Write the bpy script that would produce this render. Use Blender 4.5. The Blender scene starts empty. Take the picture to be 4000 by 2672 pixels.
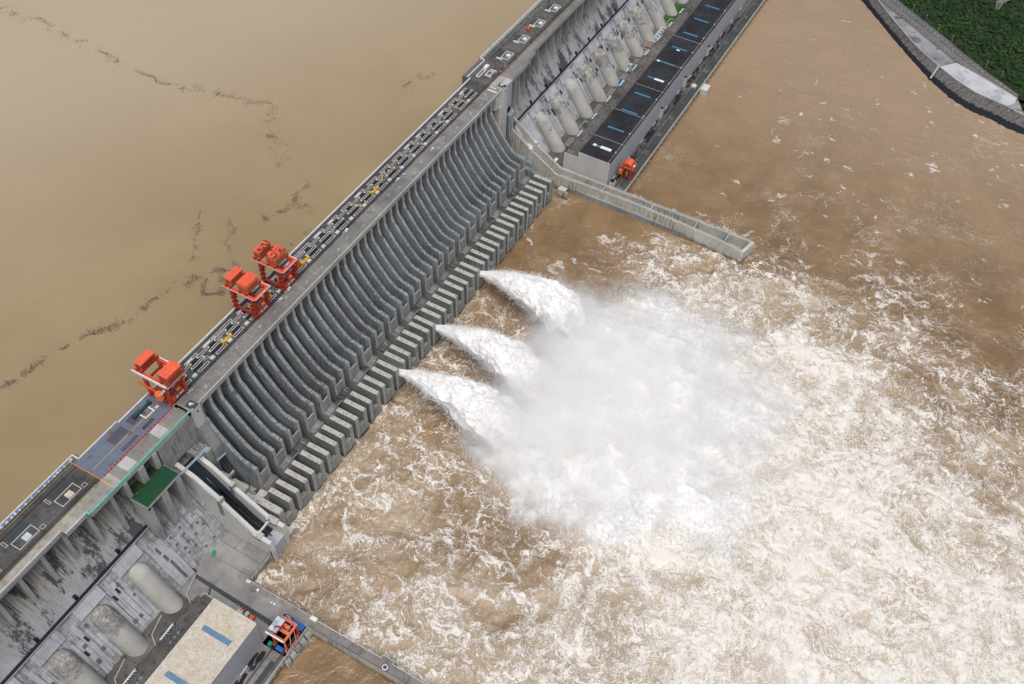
import bpy, math, random
import numpy as np
from mathutils import Vector, Matrix
random.seed(7)
RNG = np.random.default_rng(11)
C = bpy.context.scene.collection
D = bpy.data

# ------------------------------------------------------------------ helpers
def tag(o, label=None, cat=None, group=None, kind=None):
    if label: o['label'] = label
    if cat: o['category'] = cat
    if group: o['group'] = group
    if kind: o['kind'] = kind
    return o

def thing(name, label, cat, loc=(0, 0, 0), rotz=0.0, group=None):
    o = D.objects.new(name, None)
    o.empty_display_size = 1.0
    C.objects.link(o)
    o.location = loc
    o.rotation_euler = (0, 0, rotz)
    return tag(o, label, cat, group)

def dup(root, loc, rotz=None, label=None):
    r = root.copy(); C.objects.link(r); r.location = loc
    if rotz is not None: r.rotation_euler = (0, 0, rotz)
    if label: r['label'] = label
    for ch in list(root.children):
        c = ch.copy(); C.objects.link(c); c.parent = r
        for g in list(ch.children):
            d = g.copy(); C.objects.link(d); d.parent = c
    return r

class MB:
    def __init__(s): s.v = []; s.f = []
    def box(s, x0, x1, y0, y1, z0, z1):
        n = len(s.v)
        s.v += [(x0,y0,z0),(x1,y0,z0),(x1,y1,z0),(x0,y1,z0),(x0,y0,z1),(x1,y0,z1),(x1,y1,z1),(x0,y1,z1)]
        s.f += [(n,n+3,n+2,n+1),(n+4,n+5,n+6,n+7),(n,n+1,n+5,n+4),(n+1,n+2,n+6,n+5),(n+2,n+3,n+7,n+6),(n+3,n,n+4,n+7)]
        return s
    def cbox(s, cx, cy, cz, sx, sy, sz, rz=0.0):
        n = len(s.v); c, q = math.cos(rz), math.sin(rz)
        for dz in (-.5, .5):
            for dx, dy in ((-.5,-.5),(.5,-.5),(.5,.5),(-.5,.5)):
                x, y = dx*sx, dy*sy
                s.v.append((cx+x*c-y*q, cy+x*q+y*c, cz+dz*sz))
        s.f += [(n,n+3,n+2,n+1),(n+4,n+5,n+6,n+7),(n,n+1,n+5,n+4),(n+1,n+2,n+6,n+5),(n+2,n+3,n+7,n+6),(n+3,n,n+4,n+7)]
        return s
    def bar(s, p, q, w, h=None):
        """square bar from p to q"""
        h = h or w
        p = Vector(p); q = Vector(q); d = (q-p)
        if d.length < 1e-6: return s
        d.normalize()
        a = d.cross(Vector((0,0,1)))
        if a.length < 1e-3: a = Vector((1,0,0))
        a.normalize(); b = d.cross(a)
        n = len(s.v)
        for e in (p, q):
            for i, j in ((-.5,-.5),(.5,-.5),(.5,.5),(-.5,.5)):
                s.v.append(tuple(e + a*i*w + b*j*h))
        s.f += [(n,n+1,n+2,n+3),(n+7,n+6,n+5,n+4),(n,n+4,n+5,n+1),(n+1,n+5,n+6,n+2),(n+2,n+6,n+7,n+3),(n+3,n+7,n+4,n)]
        return s
    def cyl(s, p, q, r0, r1=None, n=12, caps=True):
        r1 = r0 if r1 is None else r1
        p = Vector(p); q = Vector(q); d = (q-p).normalized()
        a = d.cross(Vector((0,0,1)))
        if a.length < 1e-3: a = Vector((1,0,0))
        a.normalize(); b = d.cross(a)
        k = len(s.v)
        for e, r in ((p, r0), (q, r1)):
            for i in range(n):
                t = 2*math.pi*i/n
                s.v.append(tuple(e + (a*math.cos(t)+b*math.sin(t))*r))
        for i in range(n):
            j = (i+1) % n
            s.f.append((k+i, k+j, k+n+j, k+n+i))
        if caps:
            s.f.append(tuple(k+i for i in reversed(range(n)))); s.f.append(tuple(k+n+i for i in range(n)))
        return s
    def ball(s, c, r, n=8, m=6, sq=1.0):
        k = len(s.v)
        for i in range(m+1):
            th = math.pi*i/m
            for j in range(n):
                ph = 2*math.pi*j/n
                s.v.append((c[0]+r*math.sin(th)*math.cos(ph), c[1]+r*math.sin(th)*math.sin(ph), c[2]+r*sq*math.cos(th)))
        for i in range(m):
            for j in range(n):
                j2 = (j+1) % n
                s.f.append((k+i*n+j, k+(i+1)*n+j, k+(i+1)*n+j2, k+i*n+j2))
        return s
    def prof(s, pts, x0, x1):
        """polygon of (y, z) extruded along x"""
        k = len(s.v); n = len(pts)
        for x in (x0, x1):
            s.v += [(x, y, z) for y, z in pts]
        s.f.append(tuple(k+i for i in range(n))); s.f.append(tuple(k+n+i for i in reversed(range(n))))
        for i in range(n):
            j = (i+1) % n
            s.f.append((k+j, k+i, k+n+i, k+n+j))
        return s
    def poly(s, pts, z0, z1):
        """polygon of (x, y) extruded in z"""
        k = len(s.v); n = len(pts)
        for z in (z0, z1):
            s.v += [(x, y, z) for x, y in pts]
        s.f.append(tuple(k+i for i in reversed(range(n)))); s.f.append(tuple(k+n+i for i in range(n)))
        for i in range(n):
            j = (i+1) % n
            s.f.append((k+i, k+j, k+n+j, k+n+i))
        return s
    def frame(s, x0, x1, y0, y1, z0, z1, w):
        s.box(x0, x1, y0, y0+w, z0, z1); s.box(x0, x1, y1-w, y1, z0, z1)
        s.box(x0, x0+w, y0+w, y1-w, z0, z1); s.box(x1-w, x1, y0+w, y1-w, z0, z1)
        return s
    def build(s, name, mat, parent=None, smooth=False, base=None, bevel=0):
        me = D.meshes.new(name)
        v = s.v
        if base is None and parent is not None: base = parent.location
        if base is not None:
            bx, by, bz = base; v = [(a-bx, b-by, c-bz) for a, b, c in v]
        me.from_pydata(v, [], s.f); me.update()
        import bmesh
        bm = bmesh.new(); bm.from_mesh(me); bmesh.ops.recalc_face_normals(bm, faces=bm.faces)
        if bevel:
            bmesh.ops.bevel(bm, geom=[e for e in bm.edges if e.calc_length() > bevel*4], offset=bevel, segments=1, affect='EDGES')
        bm.to_mesh(me); bm.free()
        if smooth: me.polygons.foreach_set('use_smooth', [True]*len(me.polygons))
        o = D.objects.new(name, me); C.objects.link(o)
        if mat: me.materials.append(mat)
        if parent is not None: o.parent = parent
        return o

def npmesh(name, V, F, mat, smooth=True, attrs=None, parent=None):
    me = D.meshes.new(name)
    V = np.asarray(V, dtype=np.float32); F = np.asarray(F, dtype=np.int32)
    k = F.shape[1]
    me.vertices.add(len(V)); me.vertices.foreach_set('co', V.ravel())
    me.loops.add(F.size); me.loops.foreach_set('vertex_index', F.ravel())
    me.polygons.add(len(F)); me.polygons.foreach_set('loop_start', np.arange(0, F.size, k, dtype=np.int32))
    me.polygons.foreach_set('loop_total', np.full(len(F), k, dtype=np.int32))
    me.update(calc_edges=True)
    if smooth: me.polygons.foreach_set('use_smooth', np.ones(len(F), dtype=bool))
    for n, a in (attrs or {}).items():
        at = me.attributes.new(n, 'FLOAT', 'POINT'); at.data.foreach_set('value', np.asarray(a, dtype=np.float32))
    me.materials.append(mat)
    o = D.objects.new(name, me); C.objects.link(o)
    if parent is not None: o.parent = parent
    return o

def gridfaces(nx, ny):
    i, j = np.meshgrid(np.arange(nx-1), np.arange(ny-1), indexing='ij')
    a = (i*ny+j).ravel()
    return np.stack([a, a+ny, a+ny+1, a+1], 1)

# numpy gradient noise
def _h(ix, iy, iz, seed):
    h = (ix.astype(np.int64)*374761393 + iy.astype(np.int64)*668265263 + iz.astype(np.int64)*2147483647 + seed*1274126177) & 0xffffffff
    h = ((h ^ (h >> 13))*1274126177) & 0xffffffff
    h = (h ^ (h >> 16)) & 0xffffffff
    return h.astype(np.float64)/4294967295.0
def vnoise(x, y, z=None, seed=0):
    x = np.asarray(x, float); y = np.asarray(y, float)
    z = np.zeros_like(x) if z is None else np.asarray(z, float)
    ix, iy, iz = np.floor(x), np.floor(y), np.floor(z)
    fx, fy, fz = x-ix, y-iy, z-iz
    u = fx*fx*fx*(fx*(fx*6-15)+10); v = fy*fy*fy*(fy*(fy*6-15)+10); w = fz*fz*fz*(fz*(fz*6-15)+10)
    r = 0
    for dx in (0, 1):
        for dy in (0, 1):
            for dz in (0, 1):
                k = ((u if dx else 1-u)*(v if dy else 1-v)*(w if dz else 1-w))
                r = r + k*_h(ix+dx, iy+dy, iz+dz, seed)
    return r*2-1
def fbm(x, y, z=None, o=4, seed=0, g=.5):
    r = 0; a = 1; t = 0
    z = np.zeros_like(np.asarray(x, float)) if z is None else z
    for i in range(o):
        r = r + a*vnoise(x*2**i, y*2**i, z*2**i, seed+i*17); t += a; a *= g
    return r/t
def ridge(x, y, z=None, o=4, seed=0, g=.5):
    r = 0; a = 1; t = 0
    z = np.zeros_like(np.asarray(x, float)) if z is None else z
    for i in range(o):
        r = r + a*(1-np.abs(vnoise(x*2**i, y*2**i, z*2**i, seed+i*17))); t += a; a *= g
    return r/t
def sstep(a, b, x):
    t = np.clip((x-a)/(b-a), 0, 1); return t*t*(3-2*t)

# ------------------------------------------------------------------ materials
class NT:
    def __init__(s, name):
        s.m = D.materials.new(name); s.m.use_nodes = True
        s.t = s.m.node_tree; s.n = s.t.nodes; s.l = s.t.links
        s.bsdf = s.n['Principled BSDF']; s.out = s.n['Material Output']
    def new(s, typ, **kw):
        n = s.n.new(typ)
        for k, v in kw.items(): setattr(n, k, v)
        return n
    def put(s, sock, v):
        if hasattr(v, 'is_linked') or hasattr(v, 'links'): s.l.new(v, sock)
        else: sock.default_value = v
    def pos(s):
        if not hasattr(s, '_p'): s._p = s.new('ShaderNodeNewGeometry')
        return s._p.outputs['Position']
    def nrm(s):
        s.pos(); return s._p.outputs['True Normal']
    def math(s, op, a, b=0.0, c=0.0, clamp=False):
        n = s.new('ShaderNodeMath', operation=op, use_clamp=clamp)
        s.put(n.inputs[0], a); s.put(n.inputs[1], b); s.put(n.inputs[2], c)
        return n.outputs[0]
    def vmath(s, op, a, b=(0, 0, 0)):
        n = s.new('ShaderNodeVectorMath', operation=op)
        s.put(n.inputs[0], a); s.put(n.inputs[1], b)
        return n.outputs[0]
    def scale(s, v, k):
        return s.vmath('MULTIPLY', v, k if isinstance(k, tuple) else (k, k, k))
    def noise(s, v, sc, det=3.0, rough=.5, col=False, dist=0.0, typ='FBM', w=None):
        n = s.new('ShaderNodeTexNoise', noise_type=typ)
        s.put(n.inputs['Vector'], v); n.inputs['Scale'].default_value = sc
        n.inputs['Detail'].default_value = det; n.inputs['Roughness'].default_value = rough
        n.inputs['Distortion'].default_value = dist
        return n.outputs['Color' if col else 'Fac']
    def ramp(s, v, a, b, lo=0.0, hi=1.0, smooth=True):
        n = s.new('ShaderNodeMapRange', interpolation_type='SMOOTHSTEP' if smooth else 'LINEAR')
        s.put(n.inputs['Value'], v); n.inputs['From Min'].default_value = a; n.inputs['From Max'].default_value = b
        n.inputs['To Min'].default_value = lo; n.inputs['To Max'].default_value = hi
        return n.outputs['Result']
    def mix(s, f, a, b, mode='MIX'):
        n = s.new('ShaderNodeMix', data_type='RGBA', blend_type=mode)
        s.put(n.inputs[0], f)
        for sock, v in ((n.inputs[6], a), (n.inputs[7], b)):
            if isinstance(v, tuple) and len(v) == 3: v = v+(1,)
            s.put(sock, v)
        return n.outputs[2]
    def sep(s, v):
        n = s.new('ShaderNodeSeparateXYZ'); s.put(n.inputs[0], v); return n.outputs
    def comb(s, x, y, z):
        n = s.new('ShaderNodeCombineXYZ'); s.put(n.inputs[0], x); s.put(n.inputs[1], y); s.put(n.inputs[2], z); return n.outputs[0]
    def bump(s, h, dist=.2, st=.5):
        n = s.new('ShaderNodeBump'); n.inputs['Strength'].default_value = st; n.inputs['Distance'].default_value = dist
        s.put(n.inputs['Height'], h); s.l.new(n.outputs[0], s.bsdf.inputs['Normal'])
    def done(s, col, rough=.85, spec=.3, metal=0.0):
        if isinstance(col, tuple) and len(col) == 3: col = col+(1,)
        s.put(s.bsdf.inputs['Base Color'], col); s.put(s.bsdf.inputs['Roughness'], rough)
        s.bsdf.inputs['Specular IOR Level'].default_value = spec; s.bsdf.inputs['Metallic'].default_value = metal
        return s.m

def scalec(c, k): return tuple(min(1, x*k) for x in c)

def concrete(name, base=(.30,.30,.29), dark=(.06,.06,.065), var=.25, streak=.5, blotch=.3, topmold=0.0, block=None,
             joints=None, waterline=None, rough=.9, toplight=None, front=None, light=.35, bscale=.22):
    t = NT(name); P = t.pos(); xyz = t.sep(P)
    big = t.ramp(t.noise(P, .035, 4, .6), .3, .7, 1-var, 1+var*.6, False)
    fine = t.ramp(t.noise(P, .9, 5, .65), .25, .75, .86, 1.12, False)
    k = t.math('MULTIPLY', big, fine)
    if block:      # formwork / pour lifts with a tone of their own
        sx, sz, amt = block
        warp = t.vmath('ADD', P, t.scale(t.noise(P, .3, 1, .5, True), .3))
        w = t.sep(warp)
        cell = t.comb(t.math('FLOOR', t.math('DIVIDE', w[0], sx)), 0, t.math('FLOOR', t.math('DIVIDE', w[2], sz)))
        wn = t.new('ShaderNodeTexWhiteNoise', noise_dimensions='3D'); t.put(wn.inputs['Vector'], cell)
        k = t.math('MULTIPLY', k, t.ramp(wn.outputs['Value'], 0, 1, 1-amt, 1+amt*.7, False))
    col = t.mix(1.0, base, t.comb(k, k, k), 'MULTIPLY')
    nz = t.math('ABSOLUTE', t.sep(t.nrm())[2])
    if streak:
        side = t.math('GREATER_THAN', t.math('ABSOLUTE', t.sep(t.nrm())[0]), .6)
        uu = t.math('ADD', t.math('MULTIPLY', xyz[0], t.math('SUBTRACT', 1.0, side)), t.math('MULTIPLY', xyz[1], side))
        s1 = t.noise(t.comb(t.math('MULTIPLY', uu, .55), side, t.math('MULTIPLY', xyz[2], .045)), 1.0, 5, .65)
        m = t.math('MULTIPLY', t.ramp(s1, .48, .62), streak)
        patch = t.ramp(t.noise(P, .028, 2, .5), .42, .62)
        m = t.math('MULTIPLY', m, t.math('ADD', t.math('MULTIPLY', patch, .75), .25))
        m = t.math('MULTIPLY', m, t.ramp(nz, .75, .95, 1, .3))
        col = t.mix(m, col, dark)
        s2 = t.noise(t.comb(t.math('MULTIPLY', uu, 1.3), side, t.math('MULTIPLY', xyz[2], .08)), 1.0, 3, .6)
        col = t.mix(t.math('MULTIPLY', t.ramp(s2, .6, .75), streak*light), col, scalec(base, 1.45))
    if blotch:
        b = t.noise(P, bscale, 7, .72 if bscale > .1 else .6)
        col = t.mix(t.math('MULTIPLY', t.ramp(b, .525, .60), blotch), col, dark)
    if topmold:
        a = t.noise(P, .75, 5, .7); b2 = t.noise(P, .12, 3, .5)
        mm = t.math('MULTIPLY', t.ramp(nz, .35, .6), topmold)
        col = t.mix(t.math('MULTIPLY', mm, t.ramp(a, .47, .56)), col, (.065,.062,.062))
        col = t.mix(t.math('MULTIPLY', mm, t.ramp(t.noise(P, .8, 4, .65), .55, .62)), col, (.44,.425,.40))
        col = t.mix(t.math('MULTIPLY', mm, t.ramp(b2, .6, .7)), col, (.10,.095,.09))
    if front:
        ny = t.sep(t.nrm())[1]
        col = t.mix(t.ramp(ny, -.97, -.75, .8, 0), col, t.mix(t.ramp(s2, .5, .7), front, scalec(front, .6)))  # downstream faces painted lighter, for the extra skylight they catch
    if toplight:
        col = t.mix(t.ramp(nz, .7, .9), col, t.mix(t.ramp(t.noise(P, .5, 6, .72), .55, .62), toplight, (.11,.10,.09)))  # light from above painted on: upward faces get a paler colour, with blots
    if joints:
        jx, jz = joints
        for comp, per in ((0, jx), (2, jz)):
            if per:
                f = t.math('FRACT', t.math('DIVIDE', xyz[comp], per))
                ln = t.math('LESS_THAN', f, .28/per)
                col = t.mix(t.math('MULTIPLY', t.math('MULTIPLY', ln, t.ramp(t.noise(P, .35, 4, .7), .35, .6)), .4), col, dark)
    if waterline:
        z0, z1 = waterline
        wl = t.ramp(t.math('ADD', xyz[2], t.math('MULTIPLY', t.noise(t.scale(P, (.12,.12,.05)), 1, 4, .7), 9.0)), z0+3, z1+6, 1, 0)
        col = t.mix(t.math('MULTIPLY', wl, .85), col, (.05,.048,.04))
    h = t.noise(P, 1.5, 6, .7)
    t.bump(h, .25, .5)
    return t.done(col, rough, .25)

def paint(name, col, rough=.5, wear=.25, metal=0.0, dark=(.05,.04,.035), ws=.5, lo=.58, hi=.7):
    t = NT(name); P = t.pos()
    k = t.ramp(t.noise(P, .35, 4, .6), .25, .75, .8, 1.15, False)
    c = t.mix(1.0, col, t.comb(k, k, k), 'MULTIPLY')
    c = t.mix(t.math('MULTIPLY', t.ramp(t.noise(P, ws, 6, .7), lo, hi), wear), c, dark)
    return t.done(c, rough, .4, metal)

def upper_face():
    """pale face with long dark runs from the top and black lichen patches cut into courses"""
    t = NT('concrete_upper_face'); P = t.pos(); x = t.sep(P)
    k = t.math('MULTIPLY', t.ramp(t.noise(P, .05, 4, .6), .3, .7, .8, 1.1, False), t.ramp(t.noise(P, .9, 5, .65), .25, .75, .85, 1.1, False))
    base = t.mix(t.ramp(x[2], 128, 158), (.36,.37,.385), (.38,.36,.31))
    col = t.mix(1.0, base, t.comb(k, k, k), 'MULTIPLY')
    run = t.noise(t.comb(t.math('MULTIPLY', x[0], .95), 0, t.math('MULTIPLY', x[2], .05)), 1.0, 5, .7)
    up = t.ramp(x[2], 134, 158)
    m = t.math('MULTIPLY', t.ramp(run, .47, .58), t.math('ADD', t.math('MULTIPLY', up, .75), .2))
    m = t.math('MULTIPLY', m, t.ramp(t.noise(P, .7, 4, .7), .3, .55, .55, 1))
    col = t.mix(m, col, (.055,.055,.062))
    # lichen in courses
    cell = t.comb(t.math('FLOOR', t.math('DIVIDE', x[0], 1.1)), 0, t.math('FLOOR', t.math('DIVIDE', x[2], 1.3)))
    wn = t.new('ShaderNodeTexWhiteNoise', noise_dimensions='3D'); t.put(wn.inputs['Vector'], cell)
    big = t.noise(t.scale(P, (1, 0, .6)), .06, 3, .55); loc = t.noise(t.scale(P, (1.6, 0, .22)), .6, 7, .8)
    g = t.math('ADD', t.math('ADD', t.math('MULTIPLY', big, 1.5), t.math('MULTIPLY', loc, .9)), t.math('MULTIPLY', wn.outputs['Value'], .10))
    col = t.mix(t.math('MULTIPLY', t.ramp(g, 1.27, 1.37), .88), col, (.038,.040,.045))
    t.bump(t.noise(P, 1.2, 6, .7), .25, .5)
    return t.done(col, .9, .2)

M = {}
M['conc'] = concrete('concrete_grey', (.31,.315,.305), streak=.55, blotch=.18, block=(7, 2.0, .05))
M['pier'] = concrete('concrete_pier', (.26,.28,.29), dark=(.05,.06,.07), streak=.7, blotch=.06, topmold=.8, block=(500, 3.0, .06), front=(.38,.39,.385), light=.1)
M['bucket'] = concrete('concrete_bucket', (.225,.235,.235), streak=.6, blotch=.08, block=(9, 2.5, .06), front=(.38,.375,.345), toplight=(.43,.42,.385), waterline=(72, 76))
M['chute'] = concrete('concrete_chute_shade', (.045,.055,.065), dark=(.015,.02,.025), streak=.8, blotch=.4)  # near-black floors: the deep shade of the chutes put into the colour
M['slope_up'] = upper_face()
M['slope_lo'] = concrete('concrete_lower_face', (.37,.375,.385), dark=(.07,.07,.08), streak=.75, blotch=.1, block=(4.2, 2.0, .26), joints=(4.2, 2.0))
M['slab'] = concrete('concrete_pale_slab', (.44,.455,.475), dark=(.09,.09,.10), streak=.55, blotch=.08, block=(8, 1.6, .07), joints=(0, 1.6))
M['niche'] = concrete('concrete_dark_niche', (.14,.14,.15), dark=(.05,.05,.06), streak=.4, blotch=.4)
M['fascia'] = concrete('concrete_fascia', (.40,.41,.40), streak=.3, blotch=.1)
M['penstock'] = None
M['road'] = concrete('crest_roadway', (.235,.22,.205), dark=(.09,.085,.08), streak=0, blotch=.35, var=.35, joints=(21, 0))
M['roadlt'] = concrete('crest_roadway_pale', (.36,.34,.31), dark=(.12,.11,.10), streak=0, blotch=.4, var=.35)
M['deck'] = concrete('crest_deck_dark', (.10,.095,.09), dark=(.03,.03,.032), streak=0, blotch=.6, var=.5, joints=(21, 0))
M['deckgrey'] = concrete('painted_blue_grey_deck', (.135,.16,.215), dark=(.10,.11,.13), streak=0, blotch=.3, var=.14)
M['apron'] = concrete('apron_paving', (.275,.262,.25), dark=(.15,.14,.135), streak=0, blotch=.45, var=.4, bscale=.08, joints=(0, 0))
M['guide'] = concrete('concrete_guide_wall', (.58,.555,.49), dark=(.07,.06,.05), streak=.75, blotch=.12, joints=(0, 3), waterline=(72, 77))
M['guidetop'] = concrete('concrete_guide_top', (.23,.215,.20), dark=(.09,.08,.075), streak=0, blotch=.55, var=.35)
M['phwall'] = concrete('powerhouse_wall', (.42,.44,.48), streak=.12, blotch=.05, var=.12)
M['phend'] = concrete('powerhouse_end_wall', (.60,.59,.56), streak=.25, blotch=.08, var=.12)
M['phroofR'] = concrete('powerhouse_black_roof', (.033,.034,.040), dark=(.013,.013,.018), streak=0, blotch=.7, var=.5)
M['terrace'] = concrete('terrace_stained', (.13,.12,.11), dark=(.035,.033,.033), streak=0, blotch=.7, var=.5)
M['slopebank'] = None
M['red'] = paint('crane_red', (.62,.075,.025), .5, .3)
M['redroof'] = paint('crane_house_roof', (.80,.125,.06), .5, .1)
M['redworn'] = paint('crane_house_roof_worn', (.80,.125,.06), .5, .95, dark=(.06,.02,.02), ws=.38, lo=.5, hi=.56)
M['orange'] = paint('crane_orange', (.72,.17,.06), .5, .3)
M['darkred'] = paint('crane_dark_red', (.34,.035,.02), .55, .4)
M['yellow'] = paint('lifting_beam_yellow', (.72,.42,.02), .5, .35)
M['white'] = paint('white_paint', (.72,.73,.74), .5, .3, dark=(.25,.24,.22))
M['offwhite'] = paint('dusty_white', (.58,.57,.54), .7, .4, dark=(.25,.23,.2))
M['padblue'] = paint('pale_blue_cover', (.50,.57,.58), .4, .2)
M['steel'] = paint('grey_steel', (.30,.33,.36), .4, .3, .3)
M['bluepipe'] = paint('pale_blue_pipe', (.42,.52,.62), .35, .15)
M['black'] = paint('black_opening', (.012,.012,.016), .9, 0)
M['darksteel'] = paint('dark_steel', (.06,.065,.075), .5, .2)
M['teal'] = paint('teal_rail', (.10,.55,.48), .6, .15)
M['green'] = paint('green_roof_sheet', (.004,.055,.022), .75, .2, dark=(.002,.03,.012), ws=.1, lo=.45, hi=.7)
M['greenline'] = paint('green_rail', (.10,.22,.09), .8, .5, dark=(.3,.3,.28), ws=.4, lo=.45, hi=.6)
M['tarp'] = paint('teal_tarp', (.015,.22,.16), .6, .2)
M['blue'] = paint('blue_sheet', (.02,.13,.42), .5, .2)
M['lamp'] = paint('lamp_globe', (.78,.77,.72), .3, 0)
M['yline'] = paint('yellow_marking', (.60,.36,.04), .8, .4, dark=(.3,.27,.2), ws=1.2)
M['wline'] = paint('white_marking', (.62,.62,.62), .8, .3, dark=(.3,.3,.3), ws=1.5)
M['barred'] = paint('barrier_red', (.42,.02,.04), .5, .2)
M['asphalt'] = concrete('dark_asphalt', (.055,.065,.07), dark=(.035,.04,.045), streak=0, blotch=.3, var=.15)
M['bankroad'] = concrete('bank_road', (.13,.13,.135), dark=(.07,.07,.07), streak=0, blotch=.3, var=.25)
M['plaza'] = concrete('pale_plaza', (.27,.265,.27), dark=(.06,.06,.065), streak=0, blotch=.7, var=.35, bscale=.05)
M['plazaw'] = concrete('white_plaza', (.50,.51,.53), dark=(.2,.2,.21), streak=0, blotch=.4, var=.2, bscale=.06)
M['cargl'] = paint('car_glass', (.02,.025,.03), .12, 0)
M['carw'] = paint('car_white', (.75,.76,.78), .25, .05)
M['cars'] = paint('car_silver', (.50,.53,.58), .25, .05)
M['tyre'] = paint('tyre_rubber', (.02,.02,.02), .9, 0)
M['brown'] = paint('rusty_brown', (.28,.13,.05), .8, .4)

def mk_penstock():
    t = NT('penstock_concrete'); P = t.pos()
    big = t.ramp(t.noise(P, .06, 4, .6), .3, .7, .85, 1.12, False)
    fine = t.ramp(t.noise(P, 1.2, 4, .6), .3, .7, .93, 1.06, False)
    k = t.math('MULTIPLY', big, fine)
    col = t.mix(1.0, (.41,.40,.37), t.comb(k, k, k), 'MULTIPLY')
    oi = t.new('ShaderNodeObjectInfo'); fk = t.new('ShaderNodeAttribute', attribute_type='OBJECT', attribute_name='flaking')
    # rings left by the pours
    ax = t.sep(P); along = t.math('ADD', t.math('MULTIPLY', ax[1], .58), t.math('MULTIPLY', ax[2], .81))
    along = t.math('ADD', along, t.math('MULTIPLY', t.noise(P, .15, 2, .5), 2.5))
    ring = t.math('FRACT', t.math('DIVIDE', along, 2.0))
    col = t.mix(t.math('MULTIPLY', t.math('LESS_THAN', ring, .1), .22), col, (.2,.19,.18))
    # flaking skin, heavier on some pipes and near the head
    m = t.noise(t.vmath('ADD', P, t.comb(0, 0, t.math('MULTIPLY', oi.outputs['Random'], 90))), .2, 6, .72)
    head = t.math('MULTIPLY', t.ramp(ax[2], 99, 106), t.math('MULTIPLY', fk.outputs['Fac'], .16))
    m2 = t.noise(P, .9, 5, .7)
    m = t.math('ADD', t.math('MULTIPLY', m, .8), t.math('MULTIPLY', m2, .2))
    thr = t.math('ADD', t.math('ADD', m, head), t.math('MULTIPLY', fk.outputs['Fac'], .03))
    flake = t.math('MULTIPLY', t.ramp(thr, .635, .665), .85)
    tone = t.ramp(t.noise(P, .9, 5, .7), .42, .58)
    col = t.mix(flake, col, t.mix(tone, (.11,.105,.10), (.33,.31,.29)))
    t.bump(t.math('ADD', t.noise(P, 1.2, 5, .6), t.math('MULTIPLY', flake, -.6)), .3, .6)
    return t.done(col, .9, .2)
M['penstock'] = mk_penstock()

def mk_beigeroof():
    t = NT('powerhouse_beige_roof'); P = t.pos()
    w = t.sep(P)
    cell = t.comb(t.math('FLOOR', t.math('DIVIDE', w[0], 1.1)), t.math('FLOOR', t.math('DIVIDE', w[1], 1.9)), 0)
    wn = t.new('ShaderNodeTexWhiteNoise', noise_dimensions='2D'); t.put(wn.inputs['Vector'], cell)
    c = t.mix(t.ramp(t.noise(P, .12, 5, .7), .35, .65), (.52,.45,.345), (.58,.53,.45))
    k = t.ramp(wn.outputs['Value'], 0, 1, .88, 1.08, False)
    c = t.mix(1.0, c, t.comb(k, k, k), 'MULTIPLY')
    m = t.math('ADD', t.noise(P, .33, 6, .75), t.math('MULTIPLY', wn.outputs['Value'], .05))
    c = t.mix(t.math('MULTIPLY', t.ramp(m, .555, .63), .75), c, (.36,.33,.29))
    fx = t.math('FRACT', t.math('DIVIDE', w[0], .55))
    c = t.mix(t.math('MULTIPLY', t.math('LESS_THAN', fx, .2), .12), c, (.3,.27,.22))
    return t.done(c, .7, .3)
M['phroofL'] = mk_beigeroof()

def mk_glassgrid(name, a, b, px, py):
    t = NT(name); w = t.sep(t.pos())
    fx = t.math('FRACT', t.math('DIVIDE', w[0], px)); fy = t.math('FRACT', t.math('DIVIDE', w[1], py))
    ln = t.math('MAXIMUM', t.math('LESS_THAN', fx, .16), t.math('LESS_THAN', fy, .16))
    k = t.ramp(t.noise(t.pos(), .4, 3, .5), .3, .7, .75, 1.2)
    c = t.mix(1.0, a, t.comb(k, k, k), 'MULTIPLY')
    return t.done(t.mix(ln, c, b), .35, .5)
M['skyL'] = mk_glassgrid('skylight_blue_grid', (.035,.13,.26), (.30,.42,.52), 1.1, 1.0)
M['skyR'] = mk_glassgrid('skylight_blue', (.05,.19,.33), (.13,.30,.42), 3.0, 3.0)
M['grate'] = mk_glassgrid('deck_grating', (.03,.03,.035), (.33,.32,.31), 1.5, 30)

def mk_bank():
    t = NT('stone_revetment'); P = t.pos()
    w_ = t.sep(P); al = t.math('ADD', t.math('MULTIPLY', w_[0], .66), t.math('MULTIPLY', w_[1], .75)); ac = t.math('SUBTRACT', t.math('MULTIPLY', w_[0], .75), t.math('MULTIPLY', w_[1], .66))
    n = t.noise(P, .35, 6, .75); s = t.noise(t.comb(t.math('MULTIPLY', al, .35), t.math('MULTIPLY', ac, .05), 0), 1, 5, .7)
    k = t.ramp(t.noise(t.scale(P, (.5,.5,.1)), 1.0, 4, .6), .3, .7, .6, 1.3, False)
    c = t.mix(t.ramp(n, .35, .65), (.10,.09,.088), (.185,.17,.16))
    c = t.mix(1.0, c, t.comb(k, k, k), 'MULTIPLY')
    c = t.mix(t.ramp(s, .5, .62), c, (.055,.05,.05))
    # wet dark band above the water
    z = t.math('ADD', t.sep(P)[2], t.math('MULTIPLY', s, -5.0))
    c = t.mix(t.ramp(z, 73.0, 73.5, 1, 0), c, (.012,.014,.022))
    t.bump(t.noise(P, .8, 6, .7), .5, .8)
    return t.done(c, .85, .3)
M['slopebank'] = mk_bank()

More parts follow.
